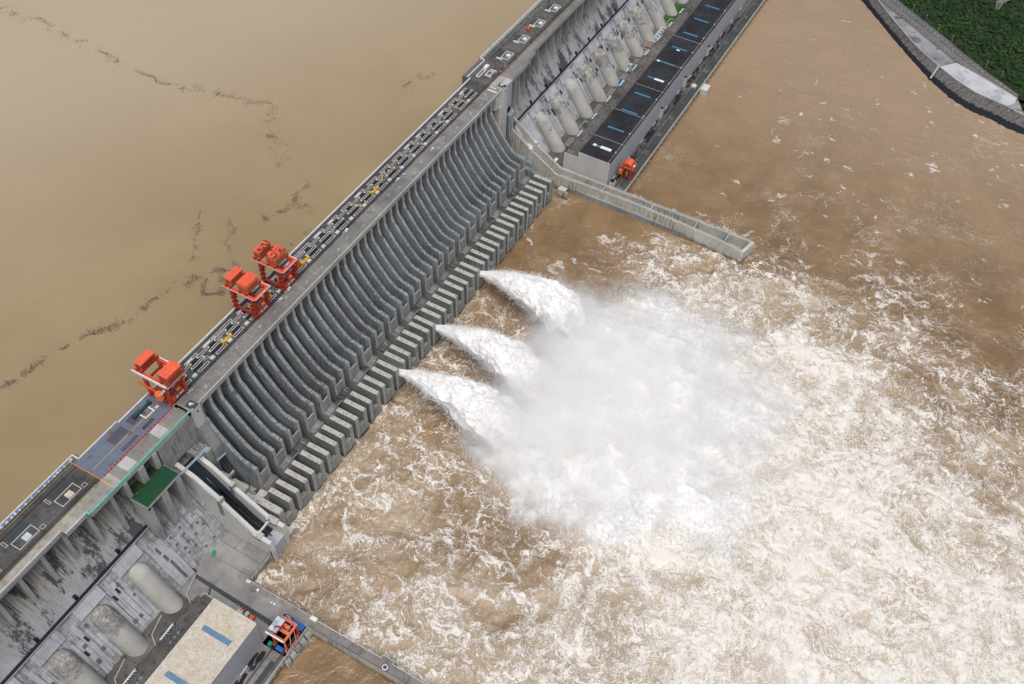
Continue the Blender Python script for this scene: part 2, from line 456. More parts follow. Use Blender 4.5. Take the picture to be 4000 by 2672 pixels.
def mk_leaf(name, a, b, c3):
    t = NT(name); P = t.pos()
    n1 = t.noise(P, .05, 4, .6); n2 = t.noise(P, .6, 4, .7)
    col = t.mix(t.ramp(n1, .35, .65), a, b)
    col = t.mix(t.ramp(n2, .5, .72), col, c3)
    return t.done(col, .8, .15)
M['leaf'] = mk_leaf('forest_leaves', (.022,.062,.022), (.05,.115,.034), (.11,.16,.05))
M['soil'] = concrete('forest_soil', (.03,.045,.02), dark=(.015,.02,.01), streak=0, blotch=.4)
M['grass'] = mk_leaf('grass_green', (.03,.085,.02), (.045,.10,.025), (.07,.13,.04))

def mk_reservoir():
    t = NT('silty_water_calm'); P = t.pos()
    n1 = t.noise(t.vmath('ADD', P, t.scale(t.noise(P, .006, 3, .5, True), 60)), .006, 5, .6)
    c = t.mix(t.ramp(n1, .3, .7), (.285,.208,.108), (.340,.252,.138))
    n2 = t.noise(P, .03, 5, .6, dist=1.0)
    c = t.mix(t.math('MULTIPLY', t.ramp(n2, .5, .8), .3), c, (.30,.20,.115))
    c = t.mix(t.math('MULTIPLY', t.ramp(t.math('ADD', t.sep(P)[1], t.math('MULTIPLY', t.sep(P)[0], .35)), 120, 620), .85), c, (.47,.385,.265))  # far water painted paler, standing in for haze and sky reflection
    t.bump(t.math('ADD', t.noise(P, .35, 4, .6), t.math('MULTIPLY', t.noise(P, .05, 3, .5), 2.0)), .25, .35)
    return t.done(c, .25, .8)
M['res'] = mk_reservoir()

def mk_river():
    t = NT('silty_water_foaming'); P = t.pos()
    at = t.new('ShaderNodeAttribute', attribute_name='foam').outputs['Fac']
    hh = t.new('ShaderNodeAttribute', attribute_name='crest').outputs['Fac']
    w1 = t.vmath('SUBTRACT', t.noise(P, .011, 3, .5, True), (.5,.5,.5))
    w2 = t.vmath('SUBTRACT', t.noise(P, .05, 3, .55, True), (.5,.5,.5))
    w3 = t.vmath('SUBTRACT', t.noise(P, .2, 3, .6, True), (.5,.5,.5))
    Q = t.vmath('ADD', P, t.scale(w1, 50)); Q = t.vmath('ADD', Q, t.scale(w2, 30)); R = t.vmath('ADD', Q, t.scale(w3, 10))
    Q = t.vmath('MULTIPLY', Q, (1, 1, 0)); R = t.vmath('MULTIPLY', R, (1, 1, 0))
    def rid(v, sc, det, rough=.55):
        n = t.noise(v, sc, det, rough)
        return t.math('SUBTRACT', 1.0, t.math('ABSOLUTE', t.math('MULTIPLY_ADD', n, 4.0, -2.0)))
    def web(v, sc, wd):
        n = t.new('ShaderNodeTexVoronoi', feature='DISTANCE_TO_EDGE', voronoi_dimensions='2D')
        t.put(n.inputs['Vector'], v); n.inputs['Scale'].default_value = sc
        return t.ramp(n.outputs['Distance'], 0, wd, 1, 0)
    R2 = t.vmath('ADD', t.vmath('MULTIPLY', Q, (1, 1, 0)), t.scale(w3, 5))
    fine = t.noise(R, .9, 5, .7)
    mid = t.noise(Q, .1, 4, .6)
    L1 = t.math('MULTIPLY', web(R2, .048, .045), t.ramp(mid, .33, .5))
    L2 = t.math('MULTIPLY', web(R2, .115, .07), t.ramp(t.math('ADD', mid, t.math('MULTIPLY', at, .22)), .45, .65))
    A = t.math('POWER', t.math('MAXIMUM', rid(t.scale(Q, (1, .6, 1)), .028, 5, .58), 0.0), 11.0)
    B = t.math('POWER', t.math('MAXIMUM', rid(R2, .075, 5, .6), 0.0), 8.0)
    Cc = t.math('POWER', t.math('MAXIMUM', rid(R2, .26, 4, .62), 0.0), 4.0)
    lace = t.math('MAXIMUM', t.math('MULTIPLY', L1, .95), t.math('MULTIPLY', L2, .8))
    lace = t.math('MAXIMUM', lace, A); lace = t.math('MAXIMUM', lace, t.math('MULTIPLY', B, .9))
    lace = t.math('MAXIMUM', lace, t.math('MULTIPLY', Cc, t.ramp(at, .3, .8, .2, .9)))
    lace = t.math('MULTIPLY', lace, t.ramp(fine, .3, .5, .6, 1.0))
    patch = t.noise(Q, .018, 4, .55)
    f = t.math('ADD', at, t.math('MULTIPLY', t.math('SUBTRACT', patch, .5), .9))
    sc = t.math('ADD', t.math('MULTIPLY', t.math('POWER', t.math('MAXIMUM', f, 0.0), 1.5), .50), t.math('MULTIPLY', lace, .84))
    sc = t.math('ADD', sc, t.math('MULTIPLY', t.math('SUBTRACT', hh, .5), .50))
    sc = t.math('ADD', sc, t.math('MULTIPLY', t.math('SUBTRACT', fine, .5), .62))
    mask = t.ramp(sc, .52, .92)
    mask = t.math('MULTIPLY', mask, t.ramp(at, .1, .36, .0, 1.0))
    cap = t.math('MULTIPLY', t.ramp(t.math('ADD', t.noise(t.scale(Q, (1, .6, 1)), .055, 6, .66), t.math('MULTIPLY', t.math('MINIMUM', at, .25), .34)), .665, .70), t.ramp(fine, .42, .52))
    mask = t.math('MAXIMUM', mask, t.math('MULTIPLY', cap, t.math('MULTIPLY', t.ramp(at, .04, .12, 0, .9), t.ramp(at, .3, .42, 1, 0))))
    n1 = t.noise(Q, .02, 5, .6)
    base = t.mix(t.ramp(n1, .3, .7), (.180,.108,.048), (.265,.170,.084))
    base = t.mix(t.math('MULTIPLY', t.ramp(t.math('ADD', f, t.math('MULTIPLY', t.math('SUBTRACT', fine, .5), .8)), .2, .95), .95), base, (.56,.435,.29))
    base = t.mix(t.math('MULTIPLY', t.ramp(t.sep(P)[0], 480, 950), .75), base, (.40,.290,.185))  # haze and sky sheen of the distant river mixed into its colour
    base = t.mix(t.math('MULTIPLY', t.ramp(f, .7, 1.1), .7), base, (.70,.62,.52))
    foamc = t.mix(t.ramp(fine, .3, .62), (.72,.635,.52), (.85,.825,.78))
    mo = t.new('ShaderNodeAttribute', attribute_name='mound').outputs['Fac']
    mm = t.ramp(t.math('ADD', mo, t.math('MULTIPLY', t.math('SUBTRACT', fine, .5), .5)), .04, .5)
    white = t.mix(t.math('MULTIPLY', t.ramp(t.noise(R, .25, 6, .72), .36, .5, 1, 0), t.ramp(mid, .4, .58)), (.89,.885,.875), (.74,.67,.58))
    col = t.mix(mm, t.mix(mask, base, foamc), white)
    hgt = t.math('ADD', t.math('ADD', t.math('MULTIPLY', t.noise(R, .3, 6, .65), t.ramp(at, 0, .5, .6, 1.5)), t.math('MULTIPLY', t.noise(t.scale(Q, (1, .55, 1)), .07, 4, .6), t.ramp(at, .1, .4, 3.0, .8))), t.math('MULTIPLY', mask, .5))
    t.bump(hgt, .9, .7)
    return t.done(col, t.ramp(mask, 0, 1, .22, .85), .75)
M['river'] = mk_river()

def mk_foam():
    t = NT('white_water'); P = t.pos()
    w = t.vmath('SUBTRACT', t.noise(P, .09, 4, .6, True), (.5,.5,.5))
    Q = t.vmath('MULTIPLY', t.vmath('ADD', P, t.scale(w, 14)), (1, .5, 1))
    n = t.noise(Q, .22, 7, .75); big = t.noise(P, .03, 3, .5)
    k = t.math('MULTIPLY', t.ramp(n, .36, .5, 1, 0), t.ramp(big, .42, .6))
    c = t.mix(k, (.89,.885,.88), (.72,.65,.56))
    t.bump(t.noise(Q, .5, 8, .75), .9, .6)
    return t.done(c, .9, .1)
M['foam'] = mk_foam()

# ------------------------------------------------------------------ the dam: shared section
S = .72
def yl(z): return -38+S*(z-82)          # lower downstream face
def yu(z): return -37.2+S*(z-82)        # upper face, set back behind the gallery ledge

def railing(mb, p, q, h=1.1, step=4.0, w=.16):
    p = Vector(p); q = Vector(q); n = max(1, int((q-p).length/step))
    mb.bar(p+Vector((0,0,h)), q+Vector((0,0,h)), w); mb.bar(p+Vector((0,0,h*.5)), q+Vector((0,0,h*.5)), w*.7)
    for i in range(n+1):
        a = p.lerp(q, i/n); mb.bar(a, a+Vector((0,0,h)), w)

# ---- spillway block
spill = thing('spillway_dam', 'long grey concrete spillway section with rows of curved chute walls, three jets leaving it', 'dam')
mb = MB()
mb.box(3, 489, 30, 38, 60, 183)                                        # upstream body
mb.prof([(30,60),(30,183),(0,183),(0,181),(8,176),(8,60)], 3, 489)
mb.build('dam_body', M['conc'], spill)
mb = MB(); mb.box(-.01, 489, -.4, 38.2, 183, 184.8); mb.build('deck_slab', M['fascia'], spill)
mb = MB(); mb.box(3, 489, -1.0, .3, 181, 185.6); mb.build('fascia_beam', M['fascia'], spill)
mb = MB(); mb.box(3.2, 488.8, 1.2, 14.2, 184.8, 184.86); mb.build('roadway', M['road'], spill)
mb = MB(); mb.box(3.2, 488.8, 14.2, 37.2, 184.8, 184.86); mb.build('working_deck', M['deck'], spill)
mb = MB(); mb.box(3, 489, 37.4, 38.3, 184.8, 186.0); mb.build('parapet', M['white'], spill)
mb = MB()
for y in (15.4, 16.9, 35.6):
    mb.box(3.5, 489, y-.22, y+.22, 184.87, 185.05)
mb.build('crane_rail', M['black'], spill)
mb = MB(); mb.box(3.2, 489, .35, .95, 184.8, 185.55); mb.build('green_handrail', M['greenline'], spill)
for k in range(0, 24):
    x = 3.5+21*k
    mb = MB(); mb.box(x, x+.5, 1.6+RNG.random()*3, 7+RNG.random()*6, 184.87, 184.89); mb.build('joint_patch', M['roadlt'], spill)
    mb = MB(); a = 4+RNG.random()*9; y = 3+RNG.random()*7
    mb.poly([(x+a, y), (x+a+2.2, y+.6), (x+a+3.2, y+2.2), (x+a+1.2, y+2.6), (x+a-.8, y+1.6)], 184.87, 184.885); mb.build('joint_patch', M['roadlt'], spill)

RIDGE = [(-.6,181.2),(-.8,170.5),(-2.6,164.8),(-5.7,161.2),(-10.2,153.4),(-16.1,145.2),(-23.3,136.0),(-29.0,130.2),(-32.6,127.3),(-33.2,127.6),(-39.5,125.9),(-43.3,124.7)]
TAIL = [(-43.8,115.2),(-44.3,103.5),(-44.3,66),(9,66),(9,181.2)]
# floor of a surface sluice between its two walls
CH = [(9,156),(0,151),(-8,138),(-18,120),(-28,108),(-36,105.5),(-40.8,108.4),(-42.1,109.2),(-44,109.2),(-44,104),(-44,66),(9,66)]
# floor of a deep outlet bay between two sluices
SL = [(9,166),(-1,156),(-8,138),(-16,116),(-26,98),(-36,90),(-44,86.5),(-54,82.5),(-62,82.6),(-69,85),(-73,87.3),(-73.2,66),(9,66)]
jit = lambda a: (RNG.random()-.5)*a
for k in range(1, 23):
    x = 21*k
    for x0, x1 in ((x-7, x-4), (x+4, x+7)):
        mb = MB(); dz = jit(.5)
        top = [(y, z+(dz if i > 1 else 0)) for i, (y, z) in enumerate(RIDGE)]
        mb.prof(top+TAIL, x0, x1)
        # wider end block of the wall, with its slot and seams
        mb.prof([(-32.9,127.9+dz),(-43.5,125.0+dz),(-43.9,112),(-32.9,112)], x0-.18, x1+.18)
        mb.build('chute_wall', M['pier'], spill)
    mb = MB(); mb.prof(CH, x-4, x+4); mb.build('sluice_chute', M['chute'], spill)
    mb = MB(); mb.box(x-4.0, x+4.0, -44.5, -43.2, 103.2, 115.6); mb.build('sluice_sill', M['conc'], spill)
    # service platform below the sill
    mb = MB(); mb.box(x-6.98, x+6.98, -51.2, -44.3, 66, 101.8)
    mb.build('platform_block', M['conc'], spill)
    mb = MB()
    mb.frame(x-7, x+7, -51.2, -44.35, 101.8, 103.3, .45)
    a = 2.6+jit(1.5)
    mb.box(x-5.6, x-5.6+a, -50.4, -45.2, 101.8, 102.6); mb.box(x-5.4+a, x+1.8+jit(1), -50.6, -45.4, 101.8, 103.2+jit(.8)); mb.box(x+3.4, x+6.2, -50.2, -46, 101.8, 102.4+jit(.5))
    mb.build('platform_roof', M['guidetop'] if k % 3 else M['terrace'], spill)
mb = MB()
for j in (3, 6, 8, 12, 19, 21):
    mb.frame(21*j-14.2, 21*j-6.8, -50.6, -45.4, 101.2, 102.1, .35)
    mb.box(21*j-13.6, 21*j-7.4, -50.0, -46, 101.2, 101.5)
mb.build('maintenance_bridge', M['darksteel'], spill)
mb = MB(); 
for j in (3, 6, 8, 12, 19, 21):
    railing(mb, (21*j-14.2, -50.8, 101.9), (21*j-6.8, -50.8, 101.9), 1.2, 3, .2)
mb.build('bridge_handrail', M['bluepipe'], spill)

# buckets of the deep outlets
for j in range(1, 24):
    xc = 21*j-10.5
    mb = MB(); mb.prof(SL, xc-3.5, xc+3.5); mb.build('bucket_floor', M['chute'], spill)
    mb = MB(); mb.prof([(-64,82.7),(-69,85.05),(-73.05,87.35),(-73.3,87.2),(-73.3,74),(-72.6,74),(-72.6,86),(-64,82)], xc-3.48, xc+3.48); mb.build('bucket_lip', M['conc'], spill)
    for side in (-1, 1):
        t = 4.5
        if j == 1 and side < 0: t = 6.0
        x0, x1 = (xc-3.5-t, xc-3.5) if side < 0 else (xc+3.5, xc+3.5+t)
        dz = jit(.3)
        mb = MB()
        if side < 0:
            mb.box(x0, x1, -66.2, -51.2, 66, 100.3+dz); mb.box(x0+.5, x1-.02, -66.7, -66.2, 66, 100.2+dz)
            mb.prof([(-66.7,66),(-66.7,100.3+dz),(-71.6,100.1+dz),(-72.3,99.5+dz),(-73.0,66)], x0, x1)
        else:
            mb.prof([(-51.2,66),(-51.2,100.3+dz),(-71.6,100.1+dz),(-72.4,99.4+dz),(-73.4,66)], x0, x1)
        mb.build('bucket_wall', M['bucket'], spill)
for j in range(2, 24):
    xc = 21*j-10.5; mb = MB()
    mb.box(xc-8.05, xc-7.75, -73.3, -72.6, 72, 99.2)
    mb.build('steel_edge', M['padblue'], spill)
mb = MB()
for j in range(1, 24):
    xc = 21*j-10.5
    for x in (xc-5.7, xc+5.7):
        for q in range(5):
            mb.cbox(x+jit(1.2), -60.5+jit(3.6), 100.52, .35+jit(.3), .5+jit(.4), .12, jit(3))
mb.build('red_stain', M['barred'], spill)

# gate slots of the working deck
for k in range(1, 23):
    xs = 21*k
    dk = MB()
    rows = [(xs-4.2, xs+9.7, 31.3, 33.5, 0), (xs-14.2, xs-1.4, 28.2, 30.4, 1), (xs-4, xs+9.7, 24.4, 26.6, 1), (xs-3.6, xs+8.4, 17.8, 20.2, 1)]
    for x0, x1, y0, y1, dark in rows:
        c = MB(); c.frame(x0, x1, y0, y1, 184.86, 185.5, .42)
        if dark == 1 and y0 < 29 and y0 > 22:
            c.box(x0-.7, x0+.1, y0+.4, y1-.4, 184.86, 185.4); c.box(x1-.1, x1+.7, y0+.4, y1-.4, 184.86, 185.4)
        c.build('gate_slot_curb', M['offwhite'], spill)
        dk.box(x0+.42, x1-.42, y0+.42, y1-.42, 184.87, 184.93)
        if not dark and RNG.random() < .6:
            e = MB(); e.box(x0+1.5+jit(1), x0+8+jit(4), y0+.5, y1-.5, 184.93, 185.3); e.build('slot_cover', M['offwhite'] if RNG.random() < .5 else M['padblue'], spill)
    dk.box(xs-4, xs+8, 27.0, 30.4, 184.87, 184.9); dk.box(xs-5, xs+8, 21.2, 24.0, 184.87, 184.9)
    dk.build('gate_slot', M['black'], spill)
    if k not in (21,):
        e = MB(); e.box(xs-10.6, xs-6.6, 17.2, 20.0, 184.87, 186.6); e.box(xs-10.2, xs-9.6, 20, 20.4, 184.87, 186); e.build('hatch_cover', M['padblue'], spill)
    if k in (3, 4, 6, 7, 8, 9, 11, 13, 15, 16, 17, 18, 20):    # pale cable loops between the slots
        e = MB(); cx, cy = xs-9+jit(2), 24+jit(1)
        for q in range(7):
            a0 = RNG.random()*6.3; r1 = .5+RNG.random()*2.4; p0 = Vector((cx+jit(5), cy+jit(4), 185.0)); p1 = p0+Vector((math.cos(a0)*r1*1.4, math.sin(a0)*r1, 0))
            e.bar(p0, p1, .22); e.bar(p1, p1+Vector((math.cos(a0+1)*r1, math.sin(a0+1)*r1, 0)), .22)
        e.build('cable_loop', M['offwhite'], spill)
mb = MB(); q = 0
for xs in (67, 172):
    for i in range(14): mb.bar((xs+i*.9, 31.2, 185.1), (xs+i*.9+.45, 33.6, 185.1), .16)
    mb.bar((xs, 31.2, 185.1), (xs+12.6, 31.2, 185.1), .22); mb.bar((xs, 33.6, 185.1), (xs+12.6, 33.6, 185.1), .22)
mb.build('grating_frame', M['offwhite'], spill)

# abutment towers at both ends of the spillway, flaring towards the foot
def tower(x0, x1, side):
    t = MB(); t.box(x0, x1, -4.2, 5.2, 160, 188); 
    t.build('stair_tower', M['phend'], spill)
    r = MB(); r.box(x0+.25, x1-.25, -3.9, 4.9, 188, 188.25); r.build('tower_roof', M['darksteel'], spill)
    v = MB(); v.box((x0+x1)/2-1.2, (x0+x1)/2+.8, .2, 2.2, 188.25, 189.6); v.box((x0+x1)/2+.9, (x0+x1)/2+1.7, -.6, .4, 188.25, 189); v.box(x0+.6, x0+1.4, -3.4, -2.4, 188.25, 188.7)
    v.build('roof_unit', M['white'], spill)
    w = MB(); w.box((x0+x1)/2-.6, (x0+x1)/2+.6, -4.28, -4.18, 182.3, 184.6); w.build('tower_window', M['black'], spill)
tower(5.6, 13.6, -1); tower(488.6, 495.4, 1)
mb = MB()
# left abutment: pier below the tower
k0 = len(mb.v)
def loft(mb, a, b):
    """8-corner block, lower rectangle a=(x0,x1,y0,y1,z) and upper rectangle b"""
    n = len(mb.v)
    for x0, x1, y0, y1, z in (a, b): mb.v += [(x0,y0,z),(x1,y0,z),(x1,y1,z),(x0,y1,z)]
    mb.f += [(n,n+3,n+2,n+1),(n+4,n+5,n+6,n+7),(n,n+1,n+5,n+4),(n+1,n+2,n+6,n+5),(n+2,n+3,n+7,n+6),(n+3,n,n+4,n+7)]
loft(mb, (5.2, 17, -12.5, 8, 140), (5.6, 17, -4.2, 8, 166)); mb.box(5.2, 17, -12.5, 8, 66, 140)
mb.box(13.6, 17.2, -1.2, 6, 166, 181)
mb.build('left_abutment_pier', M['conc'], spill)
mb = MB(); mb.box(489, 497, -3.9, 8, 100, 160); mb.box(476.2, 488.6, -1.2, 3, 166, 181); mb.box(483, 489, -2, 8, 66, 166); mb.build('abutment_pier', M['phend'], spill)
# closing blocks beside the first bucket
mb = MB()
mb.box(1.3, 7.2, -44, -37.4, 70, 99.5); mb.box(1.6, 8.5, -37.4, -21, 70, 104.5); mb.box(3, 12, -21, -12, 70, 110); mb.box(8.6, 14, -38, -16, 66, 93)
mb.box(1.3, 13.8, -51.2, -44, 66, 98.6)
mb.build('rough_concrete_block', M['bucket'], spill)
mb = MB(); mb.box(6, 12.5, -32, -24, 93, 97); mb.box(9, 13, -22, -16, 93, 101); mb.box(5.6, 8, -43.5, -38.5, 99.5, 101); mb.build('rubble_block', M['pier'], spill)
mb = MB(); mb.box(480.52, 483, -73.6, -46, 66, 100.9); mb.box(480.52, 486, -46, -44.35, 66, 103); mb.box(477, 486, -44.3, -36, 66, 104.2); mb.box(483, 489.5, -44, -37, 100, 109); mb.box(482.5, 488, -36, -14, 66, 112); mb.build('closing_pier', M['pier'], spill)
mb = MB(); mb.box(490, 496.5, -85, -76, 66, 83); mb.box(490.5, 492, -88, -85, 66, 81); mb.build('toe_block', M['guide'], spill)
mb = MB(); mb.box(-1.5, 4.5, -80.5, -72, 66, 78.5); mb.box(.5, 3, -72, -68, 66, 79.5); mb.build('toe_block', M['guide'], spill)

# ---- powerhouse sections of the dam
def dam_section(name, label, x0, x1, steps, units, side):
    """steps: list of (xa, xb, y of the downstream edge); units: pipe centre lines"""
    r = thing(name, label, 'dam')
    up = 45 if side < 0 else 46
    mb = MB()
    mb.prof([(yl(60),60),(-38,82),(yl(127.5),127.5),(yu(127.5),127.5),(up-2,127.5),(up-2,60)], x0, x1)
    mb.build('lower_face', M['slope_lo'], r)
    mb = MB(); mb.prof([(yu(127.52),127.52),(yu(163),163),(yu(163),180.5),(up-2,180.5),(up-2,127.52)], x0, x1); mb.build('upper_face', M['slope_up'], r)
    mb = MB(); mb.box(x0, x1, yl(127.5)-2.3, yl(127.5)+.9, 126.6, 127.9); mb.build('gallery_walk', M['black'], r)
    mb = MB(); mb.box(x0, x1, yl(127.5)-2.75, yl(127.5)-2.3, 126.2, 128.4); mb.build('gallery_curb', M['slab'], r)
    dk = MB(); fb = MB(); rd = MB(); ed = MB(); sb = MB()
    for xa, xb, ye in steps:
        dk.box(xa, xb, ye, up-2, 180.6, 184.8)
        fb.box(xa, xb, ye-.9, ye+.4, 181.2, 185.1)
        rd.box(xa, xb, ye+.5, 13.2, 184.8, 184.86)
        ed.box(xa, xb, ye-.5, ye-.15, 185.1, 185.9)
        if ye > 5 or side > 0:
            sb.box(xa, xb, ye+2.6, ye+4.4, 174.6, 176.6)
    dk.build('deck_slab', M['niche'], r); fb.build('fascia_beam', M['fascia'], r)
    rd.build('roadway', M['roadlt'] if side < 0 else M['road'], r)
    if sb.v: sb.build('strut_beam', M['fascia'], r)
    ed.build('edge_rail', M['white'] if side < 0 else M['greenline'], r)
    return r

# near section (lower left of the picture)
nearD = dam_section('powerhouse_dam', 'dam section at the bottom left, stained face with buttresses and three pale pipes', -340, -65,
                    [(-340, -115.5, 7.5), (-115.5, -96, 3.2), (-96, -65, 0)], None, -1)
farD = dam_section('powerhouse_dam', 'dam section at the top right behind the black-roofed powerhouse, row of pale pipes', 511, 1180,
                   [(511, 553, 0), (553, 572, 3.2), (572, 1180, 6.4)], None, 1)
def edge(x, side):
    if side < 0: return 0 if x > -96.5 else (3.2 if x > -115.6 else 7.5)
    return 0 if x < 552 else (3.2 if x < 571 else 6.4)
def buttress(r, x, ye, w=2.8):
    ye += 1.6; zf = (ye+37.2)/S+82                         # where the vertical front meets the upper face
    mb = MB(); mb.prof([(ye-.4,181.2),(ye-.4,170),(ye-1.6,zf-2.8),(yu(zf+8)+2,zf+2),(yu(163)+1,163),(yu(163)+1,181.2)], x-w/2, x+w/2)
    mb.build('buttress', M['fascia'], r)
for i in range(0, 13):
    x = -77-19.15*i
    buttress(nearD, x, edge(x-1, -1), 3.0)
for i in range(0, 34):
    x = 533.3+19.15*i
    buttress(farD, x, edge(x+1, 1), 1.5)
mb = MB(); mb.box(511, 513, -.4, 10, 130, 181.2); mb.box(521.8, 523.8, -.4, 14, 132, 181.2); mb.build('buttress', M['fascia'], farD)
mb = MB()
for i in range(0, 33):
    x = 533.3+19.15*i; ye = edge(x+2, 1)
    for z, dx in ((171, 5), (162, 7)):
        if RNG.random() < .8: mb.bar((x+.5, ye+1, z), (x+dx+2, ye+2+dx*.6, z-3), .35)
mb.build('red_brace', M['darkred'], farD)

def penstock(r, xc, R=8.3, tap=False):
    nl, na = 40, 28
    V = []
    zt = 119.5 if tap else 117.0; zb = 76.0
    L = (zt-zb)/.811
    for i in range(nl+1):
        u = i/nl*L                                    # distance up the slope
        e = L-u
        lim = 14.0 if tap else 10.0
        k = 1.0 if e > lim else math.sqrt(max(0, 1-((lim-e)/lim)**2))
        rr = R*max(k, .03)
        off = (2.3 if tap else 1.3)*k-(1-k)*1.5
        z0 = zb+.811*u; y0 = yl(zb)+.584*u
        for j in range(na):
            a = 2*math.pi*j/na
            px = rr*math.cos(a); pn = rr*math.sin(a)+off
            wob = .06*math.sin(u*1.9+j)
            V.append((xc+px, y0-.811*(pn+wob), z0+.584*(pn+wob)))
    F = []
    for i in range(nl):
        for j in range(na):
            j2 = (j+1) % na
            F.append((i*na+j, (i+1)*na+j, (i+1)*na+j2, i*na+j2))
    o = npmesh('penstock', V, F, M['penstock'], True, parent=r)
    return o
def onface(mb, x0, x1, z0, z1, h, off=0.0):
    """slab of thickness h laid on the lower face"""
    nY, nZ = -.811, .584
    a = (yl(z0)+nY*off, z0+nZ*off); b = (yl(z1)+nY*off, z1+nZ*off)
    mb.prof([(a[0]-nY*.6, a[1]-nZ*.6), (b[0]-nY*.6, b[1]-nZ*.6), (b[0]+nY*h, b[1]+nZ*h), (a[0]+nY*h, a[1]+nZ*h)], x0, x1)
PN = [-94.3-38.3*i for i in range(6)]
PF = [555.6+38.3*i for i in range(16)]
for i, xc in enumerate(PN): penstock(nearD, xc)['flaking'] = (0.0, 1.0, .95, .8, .9, .9)[i]
for i, xc in enumerate(PF): penstock(farD, xc, 9.3, True)['flaking'] = (.6, .75, .3, .85, 1.0, .9, .85, .8, .75, .8, .9, .8, .9, .8, .8, .8)[i]
def bays(r, cs, side):
    for i, xc in enumerate(cs):
        mb = MB(); onface(mb, xc-12, xc+12, 117.5, 126.3, 1.7); mb.build('raised_panel', M['slab'], r)
        nx = MB(); st = MB()
        x = xc-19 if side < 0 else xc+8.5
        xa, xb = (xc-29.5, xc-9) if side < 0 else (xc+9.5, xc+29)
        for w0, w1, z0, z1 in ((.02, .16, 88, 113), (.18, .42, 83, 111), (.44, .62, 83, 121), (.64, .82, 86, 112), (.84, .98, 84, 104)):
            a, b = xa+(xb-xa)*w0, xa+(xb-xa)*w1
            onface(st, a, b, z0+jit(2), z1+jit(4), .35+RNG.random()*.5)
        for q in range(4):
            a = xa+RNG.random()*(xb-xa-3.4); z = 86+RNG.random()*34; h = 1.6+RNG.random()*3
            onface(nx, a, a+2.0+RNG.random()*1.6, z, z+h, .92)
        for q in range(3):
            a = xa+(xb-xa)*(.18+.24*q)+jit(1); onface(nx, a, a+.5, 86+jit(5), 116+jit(6), .6)
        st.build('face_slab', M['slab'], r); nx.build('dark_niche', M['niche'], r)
        bh = MB()
        for q in range(2):
            a = xa+3+RNG.random()*(xb-xa-6); z = 100+RNG.random()*14
            bh = MB(); bh.prof([(yl(z)-1.2, z), (yl(z)+1, z+3.6), (yl(z)-.6, z+2.2), (yl(z)-2.4, z+.2)], a, a+1.7); bh.build('drain_opening', M['black'], r)
        z = 129.2; a = xc+jit(6); bh = MB(); bh.box(a-1.3, a+1.3, yu(z)-1.2, yu(z)+2, 127.8, 131.3)
        bh.build('drain_opening', M['black'], r)
bays(nearD, PN, -1); bays(farD, PF[:15], 1)
mb = MB(); onface(mb, -80.4, -65.3, 82, 115.5, 1.3); mb.build('white_facing_block', M['slab'], nearD)
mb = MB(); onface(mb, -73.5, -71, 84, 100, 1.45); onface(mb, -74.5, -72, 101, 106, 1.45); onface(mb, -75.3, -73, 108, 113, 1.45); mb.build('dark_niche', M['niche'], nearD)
mb = MB(); onface(mb, 511.5, 541, 83, 126, .8); mb.build('white_facing_block', M['slab'], farD)

# bay between the near section and the spillway, with the green roofed platform
mid = thing('intake_dam', 'concrete dam bay with a flat dark green roof on pillars beside the spillway', 'dam')
mb = MB(); mb.prof([(-38-S*22,60),(-38,82),(yl(125),125),(yl(145)+3,145),(12,158),(24,162),(26,180.5),(36,180.5),(36,60)], -65, -22); mb.build('lower_face', M['slope_lo'], mid)
mb = MB(); mb.box(-65, 3, -.02, 37, 180.6, 184.8); mb.build('deck_slab', M['niche'], mid)
mb = MB(); mb.box(-65, 5.6, -1.0, .4, 181.2, 185.1); mb.build('fascia_beam', M['fascia'], mid)
mb = MB(); mb.box(-65, 5.6, .5, 13.2, 184.8, 184.86); mb.build('roadway', M['road'], mid)
mb = MB(); mb.box(-96, 3.5, -.85, -.1, 185.1, 186.2); mb.box(-97, -95.6, -.85, 3, 185.1, 186.2); mb.build('teal_parapet', M['teal'], mid)
mb = MB(); mb.box(-31.5, -20, -1.2, 30, 139, 181.2); mb.box(-9.5, 5.6, -1.2, 30, 128, 181.2); mb.box(-20, -9.5, -1.2, 30, 151.5, 181.2); mb.box(-31.5, -20, -1.2, 30, 60, 139)
mb.box(-9.5, 5.2, -1.2, 30, 60, 128)
mb.build('blank_wall', M['conc'], mid)
mb = MB(); mb.box(-9.2, -5, -9, -1.2, 146.5, 150.5); mb.box(-5, 4.5, -9, -1.2, 139, 147); mb.box(-4.5, -1, -7, -1.2, 147, 151); mb.box(-31, -20.5, -6, -1.2, 141, 146.5); mb.build('ledge_block', M['pier'], mid)
mb = MB(); mb.box(-21, 5, -2, 20, 100, 138); mb.build('chute_head', M['conc'], mid)
for xa, xb, z in ((-66.2, -62, 112), (-51.9, -46.3, 114), (-36.6, -32, 110)):
    mb = MB(); mb.prof([(-17,161.2),(-17,117.5),(yl(z),z-2),(yl(z)+14,z+8),(-1.2,161.2)] if xa < -60 or xa > -40 else [(-17,161.2),(-17,118),(yl(115),112),(-2,128),(-8,161.2)], xa, xb); mb.build('pillar', M['fascia'], mid)
mb = MB(); mb.box(-66.3, -31.6, -17.6, -1.6, 161.2, 162.6); mb.build('platform_slab', M['fascia'], mid)
mb = MB(); mb.box(-65.4, -32.4, -16.9, -3.2, 162.65, 163.0); mb.build('green_roof', M['green'], mid)
mb = MB()
for x in (-65.8, -32.0): mb.box(x-.2, x+.2, -17.4, -3, 162.6, 163.3)
mb.box(-65.8, -32, -17.45, -17.05, 162.6, 163.3); mb.build('roof_rim', M['guidetop'], mid)
mb = MB()
